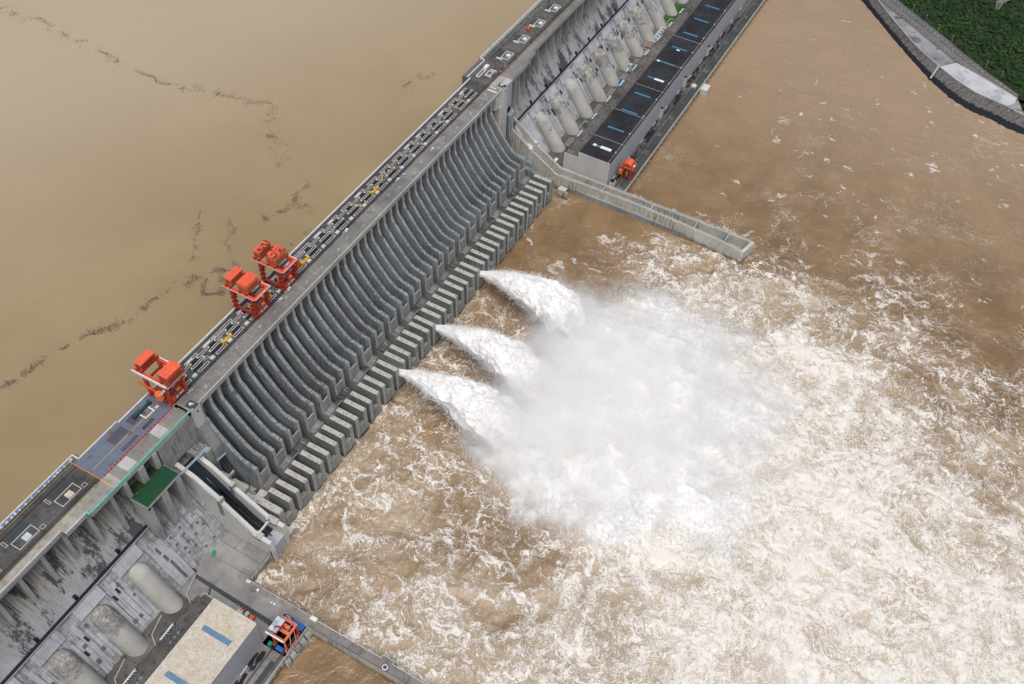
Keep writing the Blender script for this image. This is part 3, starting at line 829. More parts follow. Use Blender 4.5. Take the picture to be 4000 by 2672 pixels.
for xa, xb in ((-51.8, -46.4), (-37.4, -33.2), (-66, -63.0)):
    mb = MB(); mb.box(xa, xb, -1.6, 7, 162.8, 181.2); mb.build('short_pillar', M['fascia'], mid)
mb = MB(); mb.box(-66, -63.4, -17, -1.6, 158, 161.1)
mb.build('side_beam', M['fascia'], mid)
mb = MB(); mb.box(-65.5, -32.6, -3.2, 6, 162.62, 162.75); mb.build('mossy_slab', M['soil'], mid)
mb = MB(); 
for q in range(46):
    x = -65+RNG.random()*31; y = -3+RNG.random()*2.0; mb.ball((x, y, 162.9), .3+RNG.random()*.5, 6, 4, .7)
mb.build('shrub_strip', M['leaf'], mid)['kind'] = 'stuff'
mb = MB()
for z in (137.5, 139.0):
    mb.cyl((-62, yl(137)-2.5, z), (-33, yl(137)-2.5, z), .45, n=8)
mb.build('pipe', M['bluepipe'], mid)
mb = MB()
for q in range(5):
    for w in range(5):
        if RNG.random() < .5:
            x = -59+w*7.6+jit(3); z = 88+q*5.4+jit(2)
            y = yl(z); n = 10
            P0 = Vector((x, y, z)); N = Vector((0, -.811, .584))
            mb = MB(); mb.cyl(P0-N*.2, P0+N*.5, 1.5, .9, 9); mb.build('anchor_boss', M['niche'], mid)
mb = MB(); mb.bar((-27.5,-10.5,149.5), (3.2,-10.5,147), .5); mb.bar((-27.5,-9.3,149.5), (3.2,-9.3,147), .5)
for q in range(14): mb.bar((-27+q*2.2,-10.5,149.4-q*.18), (-26+q*2.2,-9.3,149.4-q*.18), .25)
mb.bar((4.2,-13.4,129.3), (14.4,-13.4,127.4), .5); mb.bar((4.2,-14.4,129.3), (14.4,-14.4,127.4), .5); mb.bar((14.4,-13.6,127.4), (9.9,-13.6,147), .45)
mb.bar((-27.5,-10.5,149.5), (-30,-10.5,149.2), .6); mb.build('pipe_bridge', M['bluepipe'], mid)
mb = MB(); mb.box(-1.0, 4.4, -12.4, -1.2, 112, 146.5); mb.box(-9.5, -1, -5, -1.2, 112, 137); mb.build('pier_block', M['conc'], mid)
mb = MB(); mb.box(-65.1, -64.6, -40, -36.5, 82, 85.5); mb.build('doorway', M['black'], mid)

# debris chute beside the spillway
ch = thing('debris_chute', 'walled sloping chute with a dark floor running down beside the left end of the spillway', 'chute')
OW = [(-1.2,150),(-17,144.5),(-38.5,129),(-39.5,126.5),(-67,103),(-69,100.8),(-81.5,99.0),(-83.5,88),(-83.5,66),(-1.2,66)]
IW = [(-1.2,146),(-17,138),(-34.5,124.4),(-36,121.4),(-66,101.2),(-68,100.8),(-81.5,99.4),(-82.5,88),(-82.5,66),(-1.2,66)]
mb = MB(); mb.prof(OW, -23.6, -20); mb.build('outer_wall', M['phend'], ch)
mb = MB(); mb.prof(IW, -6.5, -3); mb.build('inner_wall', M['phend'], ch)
mb = MB(); mb.prof([(-1,140),(-17,128),(-35,111),(-52,95),(-64,88),(-72,86.2),(-79.6,87.9),(-80.4,87.6),(-81,66),(-1,66)], -20, -6.5); mb.build('chute_floor', paint('wet_chute_floor', (.014,.022,.032), .25, .2), ch)
mb = MB(); mb.prof([(-70,86.6),(-79.5,88.05),(-80.3,87.9),(-80.3,86)], -19.9, -6.6); mb.prof([(-81,66),(-82.4,66),(-81.3,87.6),(-79.8,87.8)], -23.6, -3.02); mb.build('chute_lip', M['phwall'], ch)
mb = MB(); mb.prof([(-17,129.0),(-35,112),(-52,96),(-64,89),(-72,87.2),(-74,87.2),(-74,86),(-17,126)], -12.4, -11.7); mb.build('centre_strip', M['guidetop'], ch)
mb = MB(); mb.box(-20.2, -6.3, -69.6, -68.2, 99.6, 101.3); mb.build('cross_strut', M['phend'], ch)
for lo_, hi_ in (((-24.8, -18.8, -40.8, -37.4, 110), (-24.4, -19.2, -40.2, -37.8, 130.2)), ((-7.4, -2.0, -37.6, -33.8, 104), (-7, -2.4, -37.2, -34.2, 125.2)), ((-24.3, -18.6, -73.5, -66.5, 98.5), (-24.3, -18.6, -73.5, -66.5, 101.2)), ((-8, -2.3, -76, -66, 98.5), (-8, -2.3, -76, -66, 101.3))):
    mb = MB(); loft(mb, lo_, hi_); mb.build('wall_cap', M['bucket'], ch)
mb = MB()
for X in (-23.2, -20.3): 
    railing(mb, (X, -17, 144.5), (X, -38, 129.4), 1.1, 3, .14); railing(mb, (X, -40, 126.2), (X, -66, 104), 1.1, 3, .14)
for X in (-6.2, -3.3):
    railing(mb, (X, -17, 138), (X, -34, 124.8), 1.1, 3, .14); railing(mb, (X, -36, 121.4), (X, -65.5, 101.5), 1.1, 3, .14)
mb.build('handrail', M['offwhite'], ch)

# ------------------------------------------------------------------ deck furniture of the near and far sections
mb = MB(); mb.box(-71.5, 3, 13.2, 39, 184.8, 184.88); mb.build('painted_deck', M['deckgrey'], mid)
mb = MB(); mb.box(-340, -71.5, 13.2, 43.2, 184.8, 184.87); mb.build('working_deck', M['deck'], nearD)
mb = MB(); mb.box(511, 1180, 13.2, 44.2, 184.8, 184.87); mb.box(489, 511, 14.2, 42, 184.8, 184.87); mb.build('working_deck', M['terrace'], farD)
mb = MB(); mb.box(-71.5, 3, 36, 39, 180, 184.8); mb.box(-340, -65, 38, 45.3, 170, 184.78); mb.build('upstream_edge', M['niche'], nearD)
mb = MB(); mb.box(489, 1180, 38, 47.5, 170, 184.78); mb.build('upstream_edge', M['niche'], farD)
mb = MB(); mb.box(489, 511, -.9, 38, 180.6, 184.8); mb.box(495.4, 511, -1.4, 5, 150, 184.9); mb.box(489, 511, 5, 40, 60, 180.6); mb.build('blank_wall', M['phwall'], farD)
mb = MB(); mb.box(489, 511, .5, 14.2, 184.8, 184.86); mb.build('roadway', M['roadlt'], farD)
mb = MB(); mb.box(-29, 3.4, 37.4, 38.2, 184.8, 186); mb.box(-67, -29, 38.9, 39.6, 184.8, 186); mb.box(-67.4, -66.6, 39, 45.2, 184.8, 186.2); mb.box(-340, -67, 44.8, 45.5, 184.8, 186.3); mb.build('parapet', M['white'], nearD)
mb = MB(); mb.box(489, 526, 41, 41.8, 184.8, 186); mb.box(526, 526.8, 41.8, 48, 180, 186.4); mb.box(526, 1180, 47.2, 47.9, 184.8, 186.4); mb.build('parapet', M['white'], farD)
# service pipes behind the parapet
mb = MB()
for y, z in ((43.9, 185.6), (43.1, 185.3), (42.3, 185.5)): mb.cyl((-340, y, z), (-69, y, z), .16, n=6)
x = -338
while x < -70: mb.box(x, x+.8+RNG.random()*1.2, 42.1, 43.4+RNG.random(), 185.0, 186.0); x += 2.5+RNG.random()*4
mb.build('service_pipe', M['bluepipe'], nearD)
mb = MB(); mb.box(-340, -69, 41.4, 44.7, 184.9, 184.95); mb.build('pipe_trench', M['black'], nearD)
mb = MB()
for y in (46.4, 45.4, 44.6): mb.cyl((527, y, 185.6), (1180, y, 185.6), .2, n=6)
for q in range(110): mb.box(528+q*5.9, 528.3+q*5.9, 44.3, 47, 184.9, 185.9)
mb.build('service_pipe', M['padblue'], farD)
mb = MB(); mb.box(527, 1180, 44.1, 47, 184.88, 184.93); mb.build('pipe_trench', M['black'], farD)
def rails(r, x0, x1, ys):
    mb = MB()
    for y in ys: mb.box(x0, x1, y-.22, y+.22, 184.89, 185.08)
    mb.build('crane_rail', M['black'], r)
rails(nearD, -340, -71.8, (15.2, 16.8, 36.2)); rails(farD, 528, 1180, (15.4, 16.8, 38.0)); rails(farD, 489, 516, (15.4, 16.9))
mb = MB(); mb.box(526.6, 527.8, 14.9, 17.3, 184.9, 186.2); mb.box(516, 517, 14.9, 17.3, 184.9, 186.2); mb.box(521, 522, 38, 39.5, 184.9, 186.0); mb.build('rail_stop', M['orange'], farD)
# intake gate frames on the near section
for xc in (-92, -130.3, -168.6, -206.9, -245.2):
    mb = MB(); mb.box(xc-9, xc+7.5, 28.4, 35.6, 184.89, 184.95); mb.build('painted_panel', M['asphalt'], nearD)
    mb = MB(); mb.frame(xc-9.2, xc+8.2, 19.4, 28.2, 184.89, 185.7, .4); mb.frame(xc-12.6, xc-10.6, 29, 34.5, 184.89, 185.3, .3); mb.frame(xc+9.6, xc+13, 18.6, 21.8, 184.89, 185.2, .25); mb.build('gate_slot_curb', M['offwhite'], nearD)
    mb = MB(); mb.box(xc-2.5, xc+2.8, 20.2, 25.4, 184.89, 186.4); mb.build('hatch_cover', M['phroofL'] if xc > -100 else M['padblue'], nearD)
for xc in [547+38.3*i for i in range(16)]:
    mb = MB(); mb.frame(xc-7.2, xc+7.2, 20, 29.4, 184.89, 186.0, .7); mb.box(xc-10.5, xc-8.2, 26, 33, 184.89, 185.8); mb.build('gate_slot_curb', M['offwhite'], farD)
    mb = MB(); mb.box(xc-1.8, xc+2.6, 21.4, 25.8, 184.89, 186.5); mb.build('hatch_cover', M['white'], farD)
    mb = MB(); mb.box(xc-7.5, xc+6, 30, 36, 184.89, 184.93); mb.build('painted_panel', M['asphalt'], farD)
# yellow bay lines on the near road
mb = MB()
mb.box(-134, -76, 13.5, 13.8, 184.88, 184.92); mb.box(-117, -86, 8.9, 9.2, 184.88, 184.92); mb.box(-117.2, -116.9, 8.9, 13.8, 184.88, 184.92); mb.box(-340, -134, 13.5, 13.75, 184.88, 184.92); mb.box(-340, -72, 40.8, 41.05, 184.88, 184.92)
mb.box(-72.2, -71.4, .6, 44, 184.9, 184.94)
mb.build('yellow_line', M['yline'], nearD)
mb = MB()
for x, y in ((-86.5, 11.6), (-94, 11.2), (-101.5, 11.3)):
    for q in range(8):
        a = q*.8; mb.bar((x+math.cos(a)*.9, y+math.sin(a)*.8, 184.93), (x+math.cos(a+.6)*.8, y+math.sin(a+.6)*.5, 184.93), .2, .03)
mb.build('road_marking', M['wline'], nearD)
# painted deck: gratings, lines, crossings
mb = MB(); mb.box(-69, -13, 24.1, 24.5, 184.9, 184.94); mb.box(-71.5, 3, 2.0, 2.2, 184.88, 184.92); mb.box(-13.2, -12.8, 2, 12, 184.88, 184.92); mb.build('yellow_line', M['yline'], mid)
for x0 in (-52.5, -19.5):
    mb = MB()
    for q in range(10): mb.box(x0+.0+q*.95-4.5, x0+.5+q*.95-4.5, 1.6, 12.4, 184.88, 184.92)
    mb.build('crossing_stripe', M['wline'], mid)
for x0, x1, y0, y1 in ((-45, -30, 26, 34.5), (-25, -11, 26.5, 34.5)):
    mb = MB()
    for q in range(15): mb.box(x0+q*(x1-x0)/15, x0+q*(x1-x0)/15+.45, y0, y1, 184.9, 184.95)
    mb.build('deck_grating', M['black'], mid)
for x0, x1, y0, y1 in ((-46, -30, 16, 20), (-24.5, -13, 16.5, 20.5)):
    mb = MB()
    for q in range(9): mb.box(x0+.4+q*(x1-x0)/9, x0+q*(x1-x0)/9+1.2, y0+.5, y1-.5, 184.9, 184.95)
    mb.build('deck_grating', M['black'], mid)
for x0, x1, y0, y1 in ((-45.5, -29.5, 25.4, 35.1), (-25.5, -10.5, 25.9, 35.1), (-46.3, -29.4, 15.6, 20.5), (-24.9, -12.5, 16.1, 21)):
    mb = MB(); mb.frame(x0, x1, y0, y1, 184.89, 184.97, .35); mb.build('grating_rim', M['brown'], mid)
mb = MB(); mb.frame(-16, 0.5, 21, 27, 184.9, 185, .3); mb.frame(-7, -1, 19, 26, 184.9, 185, .3); mb.build('floor_line', M['brown'], mid)
mb = MB(); mb.cyl((-15.8, 21.6, 186), (-15.8, 28.2, 186), .8, n=8); mb.cyl((-7.4, 21.4, 186), (-7.4, 28, 186), .8, n=8); mb.box(-15.8, -7.4, 22, 23, 185, 186.4); mb.build('white_frame', M['offwhite'], mid)
mb = MB(); mb.box(-19.5, -3.5, 29.6, 31.6, 184.9, 187); mb.box(-20.6, -19.2, 28.8, 32.4, 184.9, 187.8); mb.box(-4.6, -3, 28.8, 32.4, 184.9, 187.8); mb.build('teal_cradle', paint('dark_teal_steel', (.015,.07,.075), .5, .2), mid)
mb = MB(); mb.box(-5.4, -2.2, 22, 24, 184.95, 186); mb.build('pale_cover', M['padblue'], mid)
mb = MB()
for x, y in ((-38.5, 36), (-62, 34), (-59, 17), (-31.5, 24.5)):
    mb.bar((x-1.6, y-.8, 185.6), (x+1.6, y-.8, 185.6), .3); mb.bar((x-1.6, y+.8, 185.1), (x-1.6, y-.8, 185.6), .3); mb.bar((x+1.6, y+.8, 185.1), (x+1.6, y-.8, 185.6), .3); mb.bar((x-1.6, y+.8, 185.1), (x+1.6, y+.8, 185.1), .3)
mb.build('rusty_trestle', M['brown'], mid)

# ------------------------------------------------------------------ powerhouses
def powerhouse_near():
    r = thing('powerhouse', 'powerhouse hall with a patchy beige roof at the bottom left', 'building', (-84, -101, 82))
    mb = MB(); mb.box(-340, -84, -120, -82, 66, 114.2); mb.build('wall', M['phwall'], r)
    mb = MB(); mb.box(-340, -83.6, -120.4, -81.6, 114.2, 114.9); mb.build('roof', M['phroofL'], r)
    mb = MB(); mb.box(-340, -83.4, -120.6, -120.1, 114.9, 115.25); mb.box(-84, -83.4, -120.6, -81.4, 114.9, 115.25); mb.box(-340, -83.4, -81.9, -81.4, 114.9, 115.25); mb.build('roof_coping', M['offwhite'], r)
    for i in range(6):
        x = -104.6-38.3*i
        s = MB(); s.box(x-1.9, x+1.9, -113.5, -89.2, 114.9, 115.7); s.build('skylight', M['skyL'], r)
    s = MB(); s.box(-101, -99.4, -116.5, -114.8, 114.9, 115.4); s.build('roof_hatch', M['padblue'], r)
    for i in range(16):
        s = MB(); s.ball((-83.0, -119+i*2.45, 115.4), .22, 6, 4); s.build('edge_lamp', M['lamp'], r)
    a = MB(); a.box(-340, -85.3, -82, -65.6, 66, 106.5); a.build('annex', M['phwall'], r)
    a = MB(); a.box(-340, -85.3, -81.8, -65.8, 106.5, 106.62); a.build('annex_roof', M['terrace'], r)
    a = MB()
    for x in (-97, -109.5, -122, -134.5, -147, -160): a.box(x-.4, x+.4, -81.5, -66, 106.62, 107.4)
    a.box(-118, -97, -73, -72.4, 106.62, 107.3)
    a.build('beam', M['niche'], r)
    a = MB(); railing(a, (-340, -65.9, 106.6), (-86, -65.9, 106.6), 1.5, 3, .22); a.build('railing', M['darksteel'], r)
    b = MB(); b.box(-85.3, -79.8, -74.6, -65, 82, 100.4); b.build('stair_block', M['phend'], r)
    b = MB(); b.box(-84.8, -80.3, -74.1, -65.6, 100.4, 100.7); b.build('stair_block_roof', M['terrace'], r)
    b = MB(); b.box(-91, -89, -82.8, -79, 106.6, 109); b.box(-112, -108, -86, -80, 106.6, 108.2); b.build('vent', M['padblue'], r)
    return r
phn = powerhouse_near()

def powerhouse_far():
    r = thing('powerhouse', 'long powerhouse hall with a black roof and blue skylights at the top right', 'building', (522.5, -101, 82))
    mb = MB(); mb.box(522.5, 1180, -120.8, -82.6, 66, 114.4); mb.build('wall', M['phwall'], r)
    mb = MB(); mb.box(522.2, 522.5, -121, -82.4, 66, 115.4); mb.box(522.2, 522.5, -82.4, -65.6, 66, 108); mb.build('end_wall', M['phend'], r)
    mb = MB(); mb.box(522.5, 1180, -120.6, -82.6, 114.4, 114.9); mb.build('roof', M['phroofR'], r)
    mb = MB(); mb.box(522.5, 1180, -121.0, -120.6, 114.3, 115.3); mb.box(522.5, 1180, -82.9, -82.4, 114.3, 115.1); mb.build('roof_coping', M['terrace'], r)
    for i in range(16):
        x = 543.2+38.3*i
        s = MB(); s.box(x-1.15, x+1.15, -110.5, -90.5, 114.9, 115.5); s.build('skylight', M['skyR'], r)
        s = MB(); s.ball((542.5+38.3*i, -118.3, 116.0), .85, 8, 6); s.cyl((542.5+38.3*i, -118.3, 114.9), (542.5+38.3*i, -118.3, 115.6), .2, n=6); s.build('roof_lamp', M['lamp'], r)
    s = MB(); s.box(522.5, 1180, -118.4, -118.15, 114.9, 115.1)
    for x in (560, 617, 676, 735, 798): s.box(x, x+.3, -120.4, -83, 114.9, 115.05)
    s.build('roof_seam', M['offwhite'], r)
    s = MB(); s.box(541.2, 545.2, -94.5, -90.5, 115.5, 115.6); s.box(541, 545.6, -112.5, -99.5, 115.5, 115.62); s.build('white_sheet', M['white'], r)
    s = MB(); s.box(694, 698, -111.5, -99.5, 115.5, 115.62); s.box(733, 736.5, -89.8, -86.5, 114.95, 115.1); s.box(768, 770.5, -102.5, -98, 114.95, 115.1); s.build('white_sheet', M['white'], r)
    a = MB(); a.box(522.5, 1180, -82.4, -65.8, 66, 106.9); a.build('annex', M['phwall'], r)
    a = MB(); a.box(522.5, 1180, -82.2, -66, 106.9, 107.02); a.build('annex_roof', M['terrace'], r)
    a = MB(); railing(a, (523, -66.1, 107), (1180, -66.1, 107), 1.4, 6, .28); a.build('railing', M['darksteel'], r)
    a = MB(); a.box(524, 530, -76, -67, 107.02, 108); a.box(523, 536.5, -82.2, -81, 107.02, 108.3); a.build('roof_clutter', M['niche'], r)
    for x in (537, 547):
        b = MB()
    return r
phf = powerhouse_far()

# switching gear on the far annex roof: one bay per unit
def make_bay():
    r = thing('switchgear_bay', 'bay of transformer bushings and bus bars', 'switchgear', (0, 0, 107))
    mb = MB()
    mb.bar((-8, 8.4, 3), (6, 8.8, 3), .8); mb.bar((-7, 8.4, 0), (-7, 8.4, 3), .4); mb.bar((5, 8.8, 0), (5, 8.8, 3), .4); mb.bar((-1, 8.6, 0), (-1, 8.6, 3), .4)
    for q in range(6): mb.bar((-7+q*2.2, 8.5, 3), (-6+q*2.2, 6.5, 4.2), .25)
    mb.build('bus_frame', M['white'], r, base=(0,0,0))
    for q in range(3):
        mb = MB(); x = -5+q*4.2
        mb.cyl((x, 5.4, 0), (x, 5.4, 3.2), .34, n=6); mb.cyl((x+.3, 3.4, 0), (x+.3, 3.4, 2.6), .3, n=6); mb.cyl((x+1.6, 4.4, 0), (x+1.6, 4.4, 2), .3, n=6)
        mb.ball((x, 5.4, 3.4), .45, 6, 4); mb.box(x-1, x+1.2, 1.6, 2.6, 0, .8)
        mb.build('bushing', M['steel'], r, base=(0,0,0))
    return r
bay = make_bay()
ords = ['first', 'second', 'third', 'fourth', 'fifth', 'sixth', 'seventh', 'eighth', 'ninth', 'tenth', 'eleventh', 'twelfth']
for i in range(9):
    x = 560+38.3*i
    lab = f'white bus bars and bushings beside the black roof, {ords[i]} bay from the bottom'
    if i == 0: bay.location = (x, -75, 107); tag(bay, lab, group='switchgear bays on the black-roofed powerhouse annex')
    else: dup(bay, (x, -75, 107), None, lab)
for i in range(5):
    x = -118-38.3*i
    dup(bay, (x, -75, 106.6), None, f'white bus bars and bushings beside the beige roof, {ords[i]} bay from the top')

def make_pole():
    r = thing('lightning_pole', 'thin grey pole on a square block', 'pole', (0, 0, 107))
    mb = MB(); mb.cyl((0,0,.8), (0,0,9.5), .22, .13, 6); mb.build('mast', M['steel'], r, base=(0,0,0))
    mb = MB(); mb.box(-.9, .9, -.9, .9, 0, .9); mb.build('footing', M['niche'], r, base=(0,0,0))
    mb = MB(); mb.ball((0,0,9.7), .3, 6, 4); mb.build('finial', M['lamp'], r, base=(0,0,0))
    return r
pole = make_pole(); n = 0
for i in range(8):
    for d, y in ((0, -80.5), (9, -81), (19, -80.5)):
        x = 557.5+i*38.3*1.0+d
        if i % 2 and d == 9: continue
        lab = f'thin grey pole beside the black roof, number {n+1} from the bottom'
        if n == 0: pole.location = (x, y, 107); tag(pole, lab, group='lightning poles beside the black roof')
        else: dup(pole, (x, y, 107), None, lab)
        n += 1

# ------------------------------------------------------------------ terraces, decks and paving
mb = MB(); mb.box(-340, -84.9, -66, -36, 66, 82); mb.build('terrace_near', M['terrace']) ; tag(D.objects['terrace_near'], 'stained terrace between the dam face and the beige powerhouse', kind='structure'); D.objects['terrace_near'].name = 'pavement'
g = MB(); g.box(511, 1180, -66.4, -36, 66, 82); o = g.build('pavement', M['terrace']); tag(o, 'stained terrace between the far dam face and the black-roofed powerhouse', kind='structure')
g = MB(); g.box(870, 925, -64, -38, 82.02, 82.5); o = g.build('grass', M['grass']); tag(o, 'green lawn strip between pale pipes and the black-roofed powerhouse', 'lawn', kind='stuff')
r = thing('lawn_ramp', 'pale striped concrete ramp wall beside the green lawn strip at the top', 'wall', (885, -62, 82))
g = MB()
for q in range(9): g.prof([(-65.8, 82), (-65.8, 92), (-58+q*.2, 82)], 842+q*12, 852+q*12)
g.build('ramp_panel', M['slab'], r)
for xa in ((-96, -85)):
    pass
g = MB(); g.poly([(-84.9,-36), (-84.9,-141.5), (-58,-141.5), (-58,-139), (-50.2,-139), (-49.3,-79), (-22.8,-79), (-22.8,-36)], 66, 82)
o = g.build('pavement', M['apron']); tag(o, 'pale stained concrete apron below the dam toe with a dark drain strip', kind='structure')
pv = thing('drain_strip', 'dark asphalt strip crossing the pale apron down to the orange gantry', 'strip', (-67, -80, 82))
g = MB(); g.poly([(-69.0,-41.5), (-71.5,-118), (-67.4,-118), (-66.0,-40.2)], 82.0, 82.03); g.poly([(-79.5,-63.4), (-79.5,-61.8), (-68.4,-56.6), (-68.4,-58.4)], 82.0, 82.02); g.build('asphalt_strip', M['asphalt'], pv)
g = MB()
for (xa, ya, xb, yb) in ((-47.9,-40.8,-46.6,-79), (-22.9,-52,-35,-52), (-34,-38.5,-34,-79), (-80,-57,-68.5,-57)):
    g.bar((xa, ya, 82.02), (xb, yb, 82.02), .25, .04)
g.build('paving_joint', M['black'], pv)
g = MB(); g.poly([(-49.9,-139), (-58,-141), (-58,-122), (-49.9,-122)], 82.0, 82.05); g.poly([(-49.7,-95),(-53,-95),(-53,-100),(-49.7,-100)], 82.0, 82.04); g.poly([(-50,-101.5),(-53.2,-101.5),(-53.2,-107),(-50,-107)], 82, 82.04); g.poly([(-50,-110),(-53.2,-110),(-53.2,-116),(-50,-116)], 82, 82.04); g.build('dark_patch', M['guidetop'], pv)
pk = thing('apron_parapet', 'low parapet with a dark railing along the river edge of the apron', 'parapet', (-49, -100, 82))
g = MB(); g.box(-49.9, -49.2, -139, -79, 82, 83.1); g.box(-49.9, -22.8, -79.6, -79, 78, 82.35); g.build('parapet_wall', M['guide'], pk)
g = MB(); railing(g, (-49.5, -139, 83.1), (-49.5, -79.4, 83.1), 1.0, 3, .2); railing(g, (-49.3, -79.3, 82.4), (-23, -79.3, 82.4), 1.0, 3, .2); g.build('handrail', M['darksteel'], pk)
g = MB()
for x in (-46.5, -43.2): g.bar((x, -79.8, 82), (x-1, -80.3, 70), .4)
g.box(-52.5, -49.9, -82.5, -78.5, 82, 84.2); g.build('service_ladder', M['offwhite'], pk)
g = MB(); g.poly([(-49.2,-141), (-23.6,-81), (-23.6,-79.6), (-49.2,-79.6)], 66, 70); g.build('toe', M['guide'], pk)
for o, nm in ((pk, ''),): pass

cw = thing('curb_wall', 'low pale curb walls zigzagging round the feet of the near pipes', 'curb', (-90, -45, 82))
for xc in PN:
    g = MB()
    for a, b in (((xc+27, -41.2), (xc+12, -45.5)), ((xc+12, -45.5), (xc+7, -54)), ((xc+7, -54), (xc+7, -65))): g.bar((a[0], a[1], 82.5), (b[0], b[1], 82.5), .8, 1.2)
    g.build('curb_wall', M['fascia'], cw)
tk = thing('tail_tarp', 'small teal tarpaulin lying on the joint of the apron below the dam face', 'tarpaulin', (-45.8, -40.5, 82))
g = MB(); g.poly([(-48.4,-42.4), (-45.2,-43.0), (-42.6,-39.8), (-44.0,-38.4), (-47.6,-40.2)], 82.03, 82.6); g.build('tarpaulin', M['tarp'], tk, bevel=.1)

def deck(name, label, x0, x1, y0, pond=False, side=-1):
    r = thing(name, label, 'deck', (x0 if side > 0 else x1, -131, 82))
    g = MB(); g.box(x0, x1, -141.6, -120, 78.5, 82); g.build('deck_slab', M['terrace'] if side > 0 else M['guidetop'], r)
    g = MB()
    xs = np.arange(x0, x1, 9.6)
    for i, x in enumerate(xs): g.box(x, x+2.4, -141.6, -138, 66, 78.5)
    g.build('deck_pier', M['guide'], r)
    g = MB(); g.box(x0, x1, -142.1, -141.6, 78.5, 82.9); g.build('edge_beam', M['guide'], r)
    g = MB(); railing(g, (x0, -142, 83.2), (x1, -142, 83.2), 1.0, 4.8, .26); g.build('railing', M['offwhite'], r)
    g = MB()
    for y in (-139.6, -138.9, -129.2, -128.5): g.box(x0, x1, y-.17, y+.17, 82.0, 82.16)
    g.build('crane_rail', M['black'], r)
    g = MB(); g.box(x0, x1, -138.3, -137.2, 82, 82.04) ; g.box(x0, x1, -129.9, -129.6, 82, 82.05); g.build('rail_groove', M['asphalt'], r)
    return r
dn = deck('tailrace_deck', 'tailrace deck with crane rails in front of the beige-roofed powerhouse', -340, -58, 0, side=-1)
df = deck('tailrace_deck', 'long tailrace deck with crane rails in front of the black-roofed powerhouse', 520.5, 1180, 0, side=1)
g = MB()
for i in range(7):
    x1 = -92-38.3*i; g.box(x1-30, x1, -137.4, -133.8, 82.0, 82.06)
g.build('cover_strip', M['asphalt'], dn)
g = MB()
for i in range(17):
    x0 = 531+38.3*i; g.box(x0, x0+31, -136.8, -131.6, 82.0, 82.06)
g.build('cover_strip', M['asphalt'], df)
def blobs(r, x0, x1, y0, y1, n, name='wet_stain'):
    g = MB(); k = 0
    for q in range(n):
        x = x0+RNG.random()*(x1-x0); y = y0+RNG.random()*(y1-y0); s = .8+RNG.random()*2.2
        pts = [(x+math.cos(a)*s*(1.6+RNG.random()), y+math.sin(a)*s*(.35+RNG.random()*.35)) for a in np.linspace(0, 5.5, 7)]
        k += 1
        g.poly(pts, 82.0, 82.012+k*.002)
    g.build(name, M['black'], r)
blobs(dn, -190, -92, -127, -121.5, 46); blobs(df, 532, 940, -127.6, -121.8, 150)
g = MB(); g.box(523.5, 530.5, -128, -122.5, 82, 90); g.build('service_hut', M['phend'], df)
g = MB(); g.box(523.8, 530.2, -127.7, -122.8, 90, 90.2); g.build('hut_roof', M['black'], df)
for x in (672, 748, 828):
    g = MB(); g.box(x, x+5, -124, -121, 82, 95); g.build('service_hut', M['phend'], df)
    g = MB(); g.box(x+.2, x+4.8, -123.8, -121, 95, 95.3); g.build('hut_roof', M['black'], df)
g = MB()
for i in range(12): g.bar((536+i*38.3, -121.9, 83.5), (545+i*38.3, -121.9, 83.5), .5, .9)
g.build('strip_light', M['white'], df)
g = MB(); g.bar((-112, -121.9, 83), (-104, -121.9, 83.2), .6, 1.2); g.build('strip_light', M['white'], dn)
g = MB(); g.box(757, 771, -151, -142.4, 66, 81); g.build('deck_pier', M['offwhite'], df)
g = MB(); g.box(752, 757, -137, -131, 82, 84.5); g.box(757, 760, -135, -132, 82, 83.4); g.build('gate_cover', M['offwhite'], df)
# sloping panels on the near deck front
g = MB()
for i in range(5):
    x = -87.5+i*6.0
    g.prof([(-142.4,79), (-146,72), (-146,70.5), (-142.4,70.5)], x, x+5)
g.build('fender_panel', M['guide'], dn)
g = MB()
for x in (-88.6, -82.3, -76.2, -64.0, -62.6): g.bar((x+.8, -142.4, 80), (x+.8, -146.4, 71.5), .45)
g.build('fender_pipe', M['bluepipe'], dn)

# ------------------------------------------------------------------ guide walls
gw = thing('guide_wall', 'low straight guide wall with a railed walkway running out from the orange gantry at the bottom', 'wall', (-54.5, -170, 85))
g = MB(); g.box(-58.4, -50.9, -420, -139.6, 60, 84.6); g.box(-50.9, -48.2, -214.2, -203.8, 60, 84.6); g.build('wall_body', M['guide'], gw)
g = MB(); g.box(-58.2, -51.1, -420, -139.8, 84.6, 84.72); g.box(-51.1, -48.5, -214, -204, 84.6, 84.72); g.build('walkway', M['guidetop'], gw)
g = MB(); g.box(-51.35, -50.9, -203.8, -139.6, 84.6, 85.4); g.box(-51.35, -50.9, -420, -214.2, 84.6, 85.4); g.box(-48.6, -48.2, -214.2, -203.8, 84.6, 85.4); g.box(-51.2, -48.2, -204.2, -203.8, 84.6, 85.4); g.box(-51.2, -48.2, -214.2, -213.8, 84.6, 85.4); g.build('kerb', M['offwhite'], gw)
g = MB(); railing(g, (-58.2, -420, 84.6), (-58.2, -142, 84.6), 1.1, 2.6, .22); g.build('railing', M['darksteel'], gw)
g = MB()
for q in range(9): g.ball((-46.5-RNG.random()*2, -206-q*.9-RNG.random(), 72.5+RNG.random()*1.5), .9+RNG.random(), 6, 4)
g.cyl((-46.2, -209, 70), (-46.2, -209, 79), 1.0, n=10); g.box(-48.2, -45.4, -212, -206.5, 70, 74.5)
g.build('mooring_block', M['niche'], gw)
lt = thing('lookout_turret', 'small round white turret with a dark dome on the near guide wall', 'turret', (-57.0, -211.6, 84.7))
g = MB(); g.cyl((-57,-211.6,84.7), (-57,-211.6,89.6), 1.5, n=16); g.build('drum', M['padblue'], lt, True)
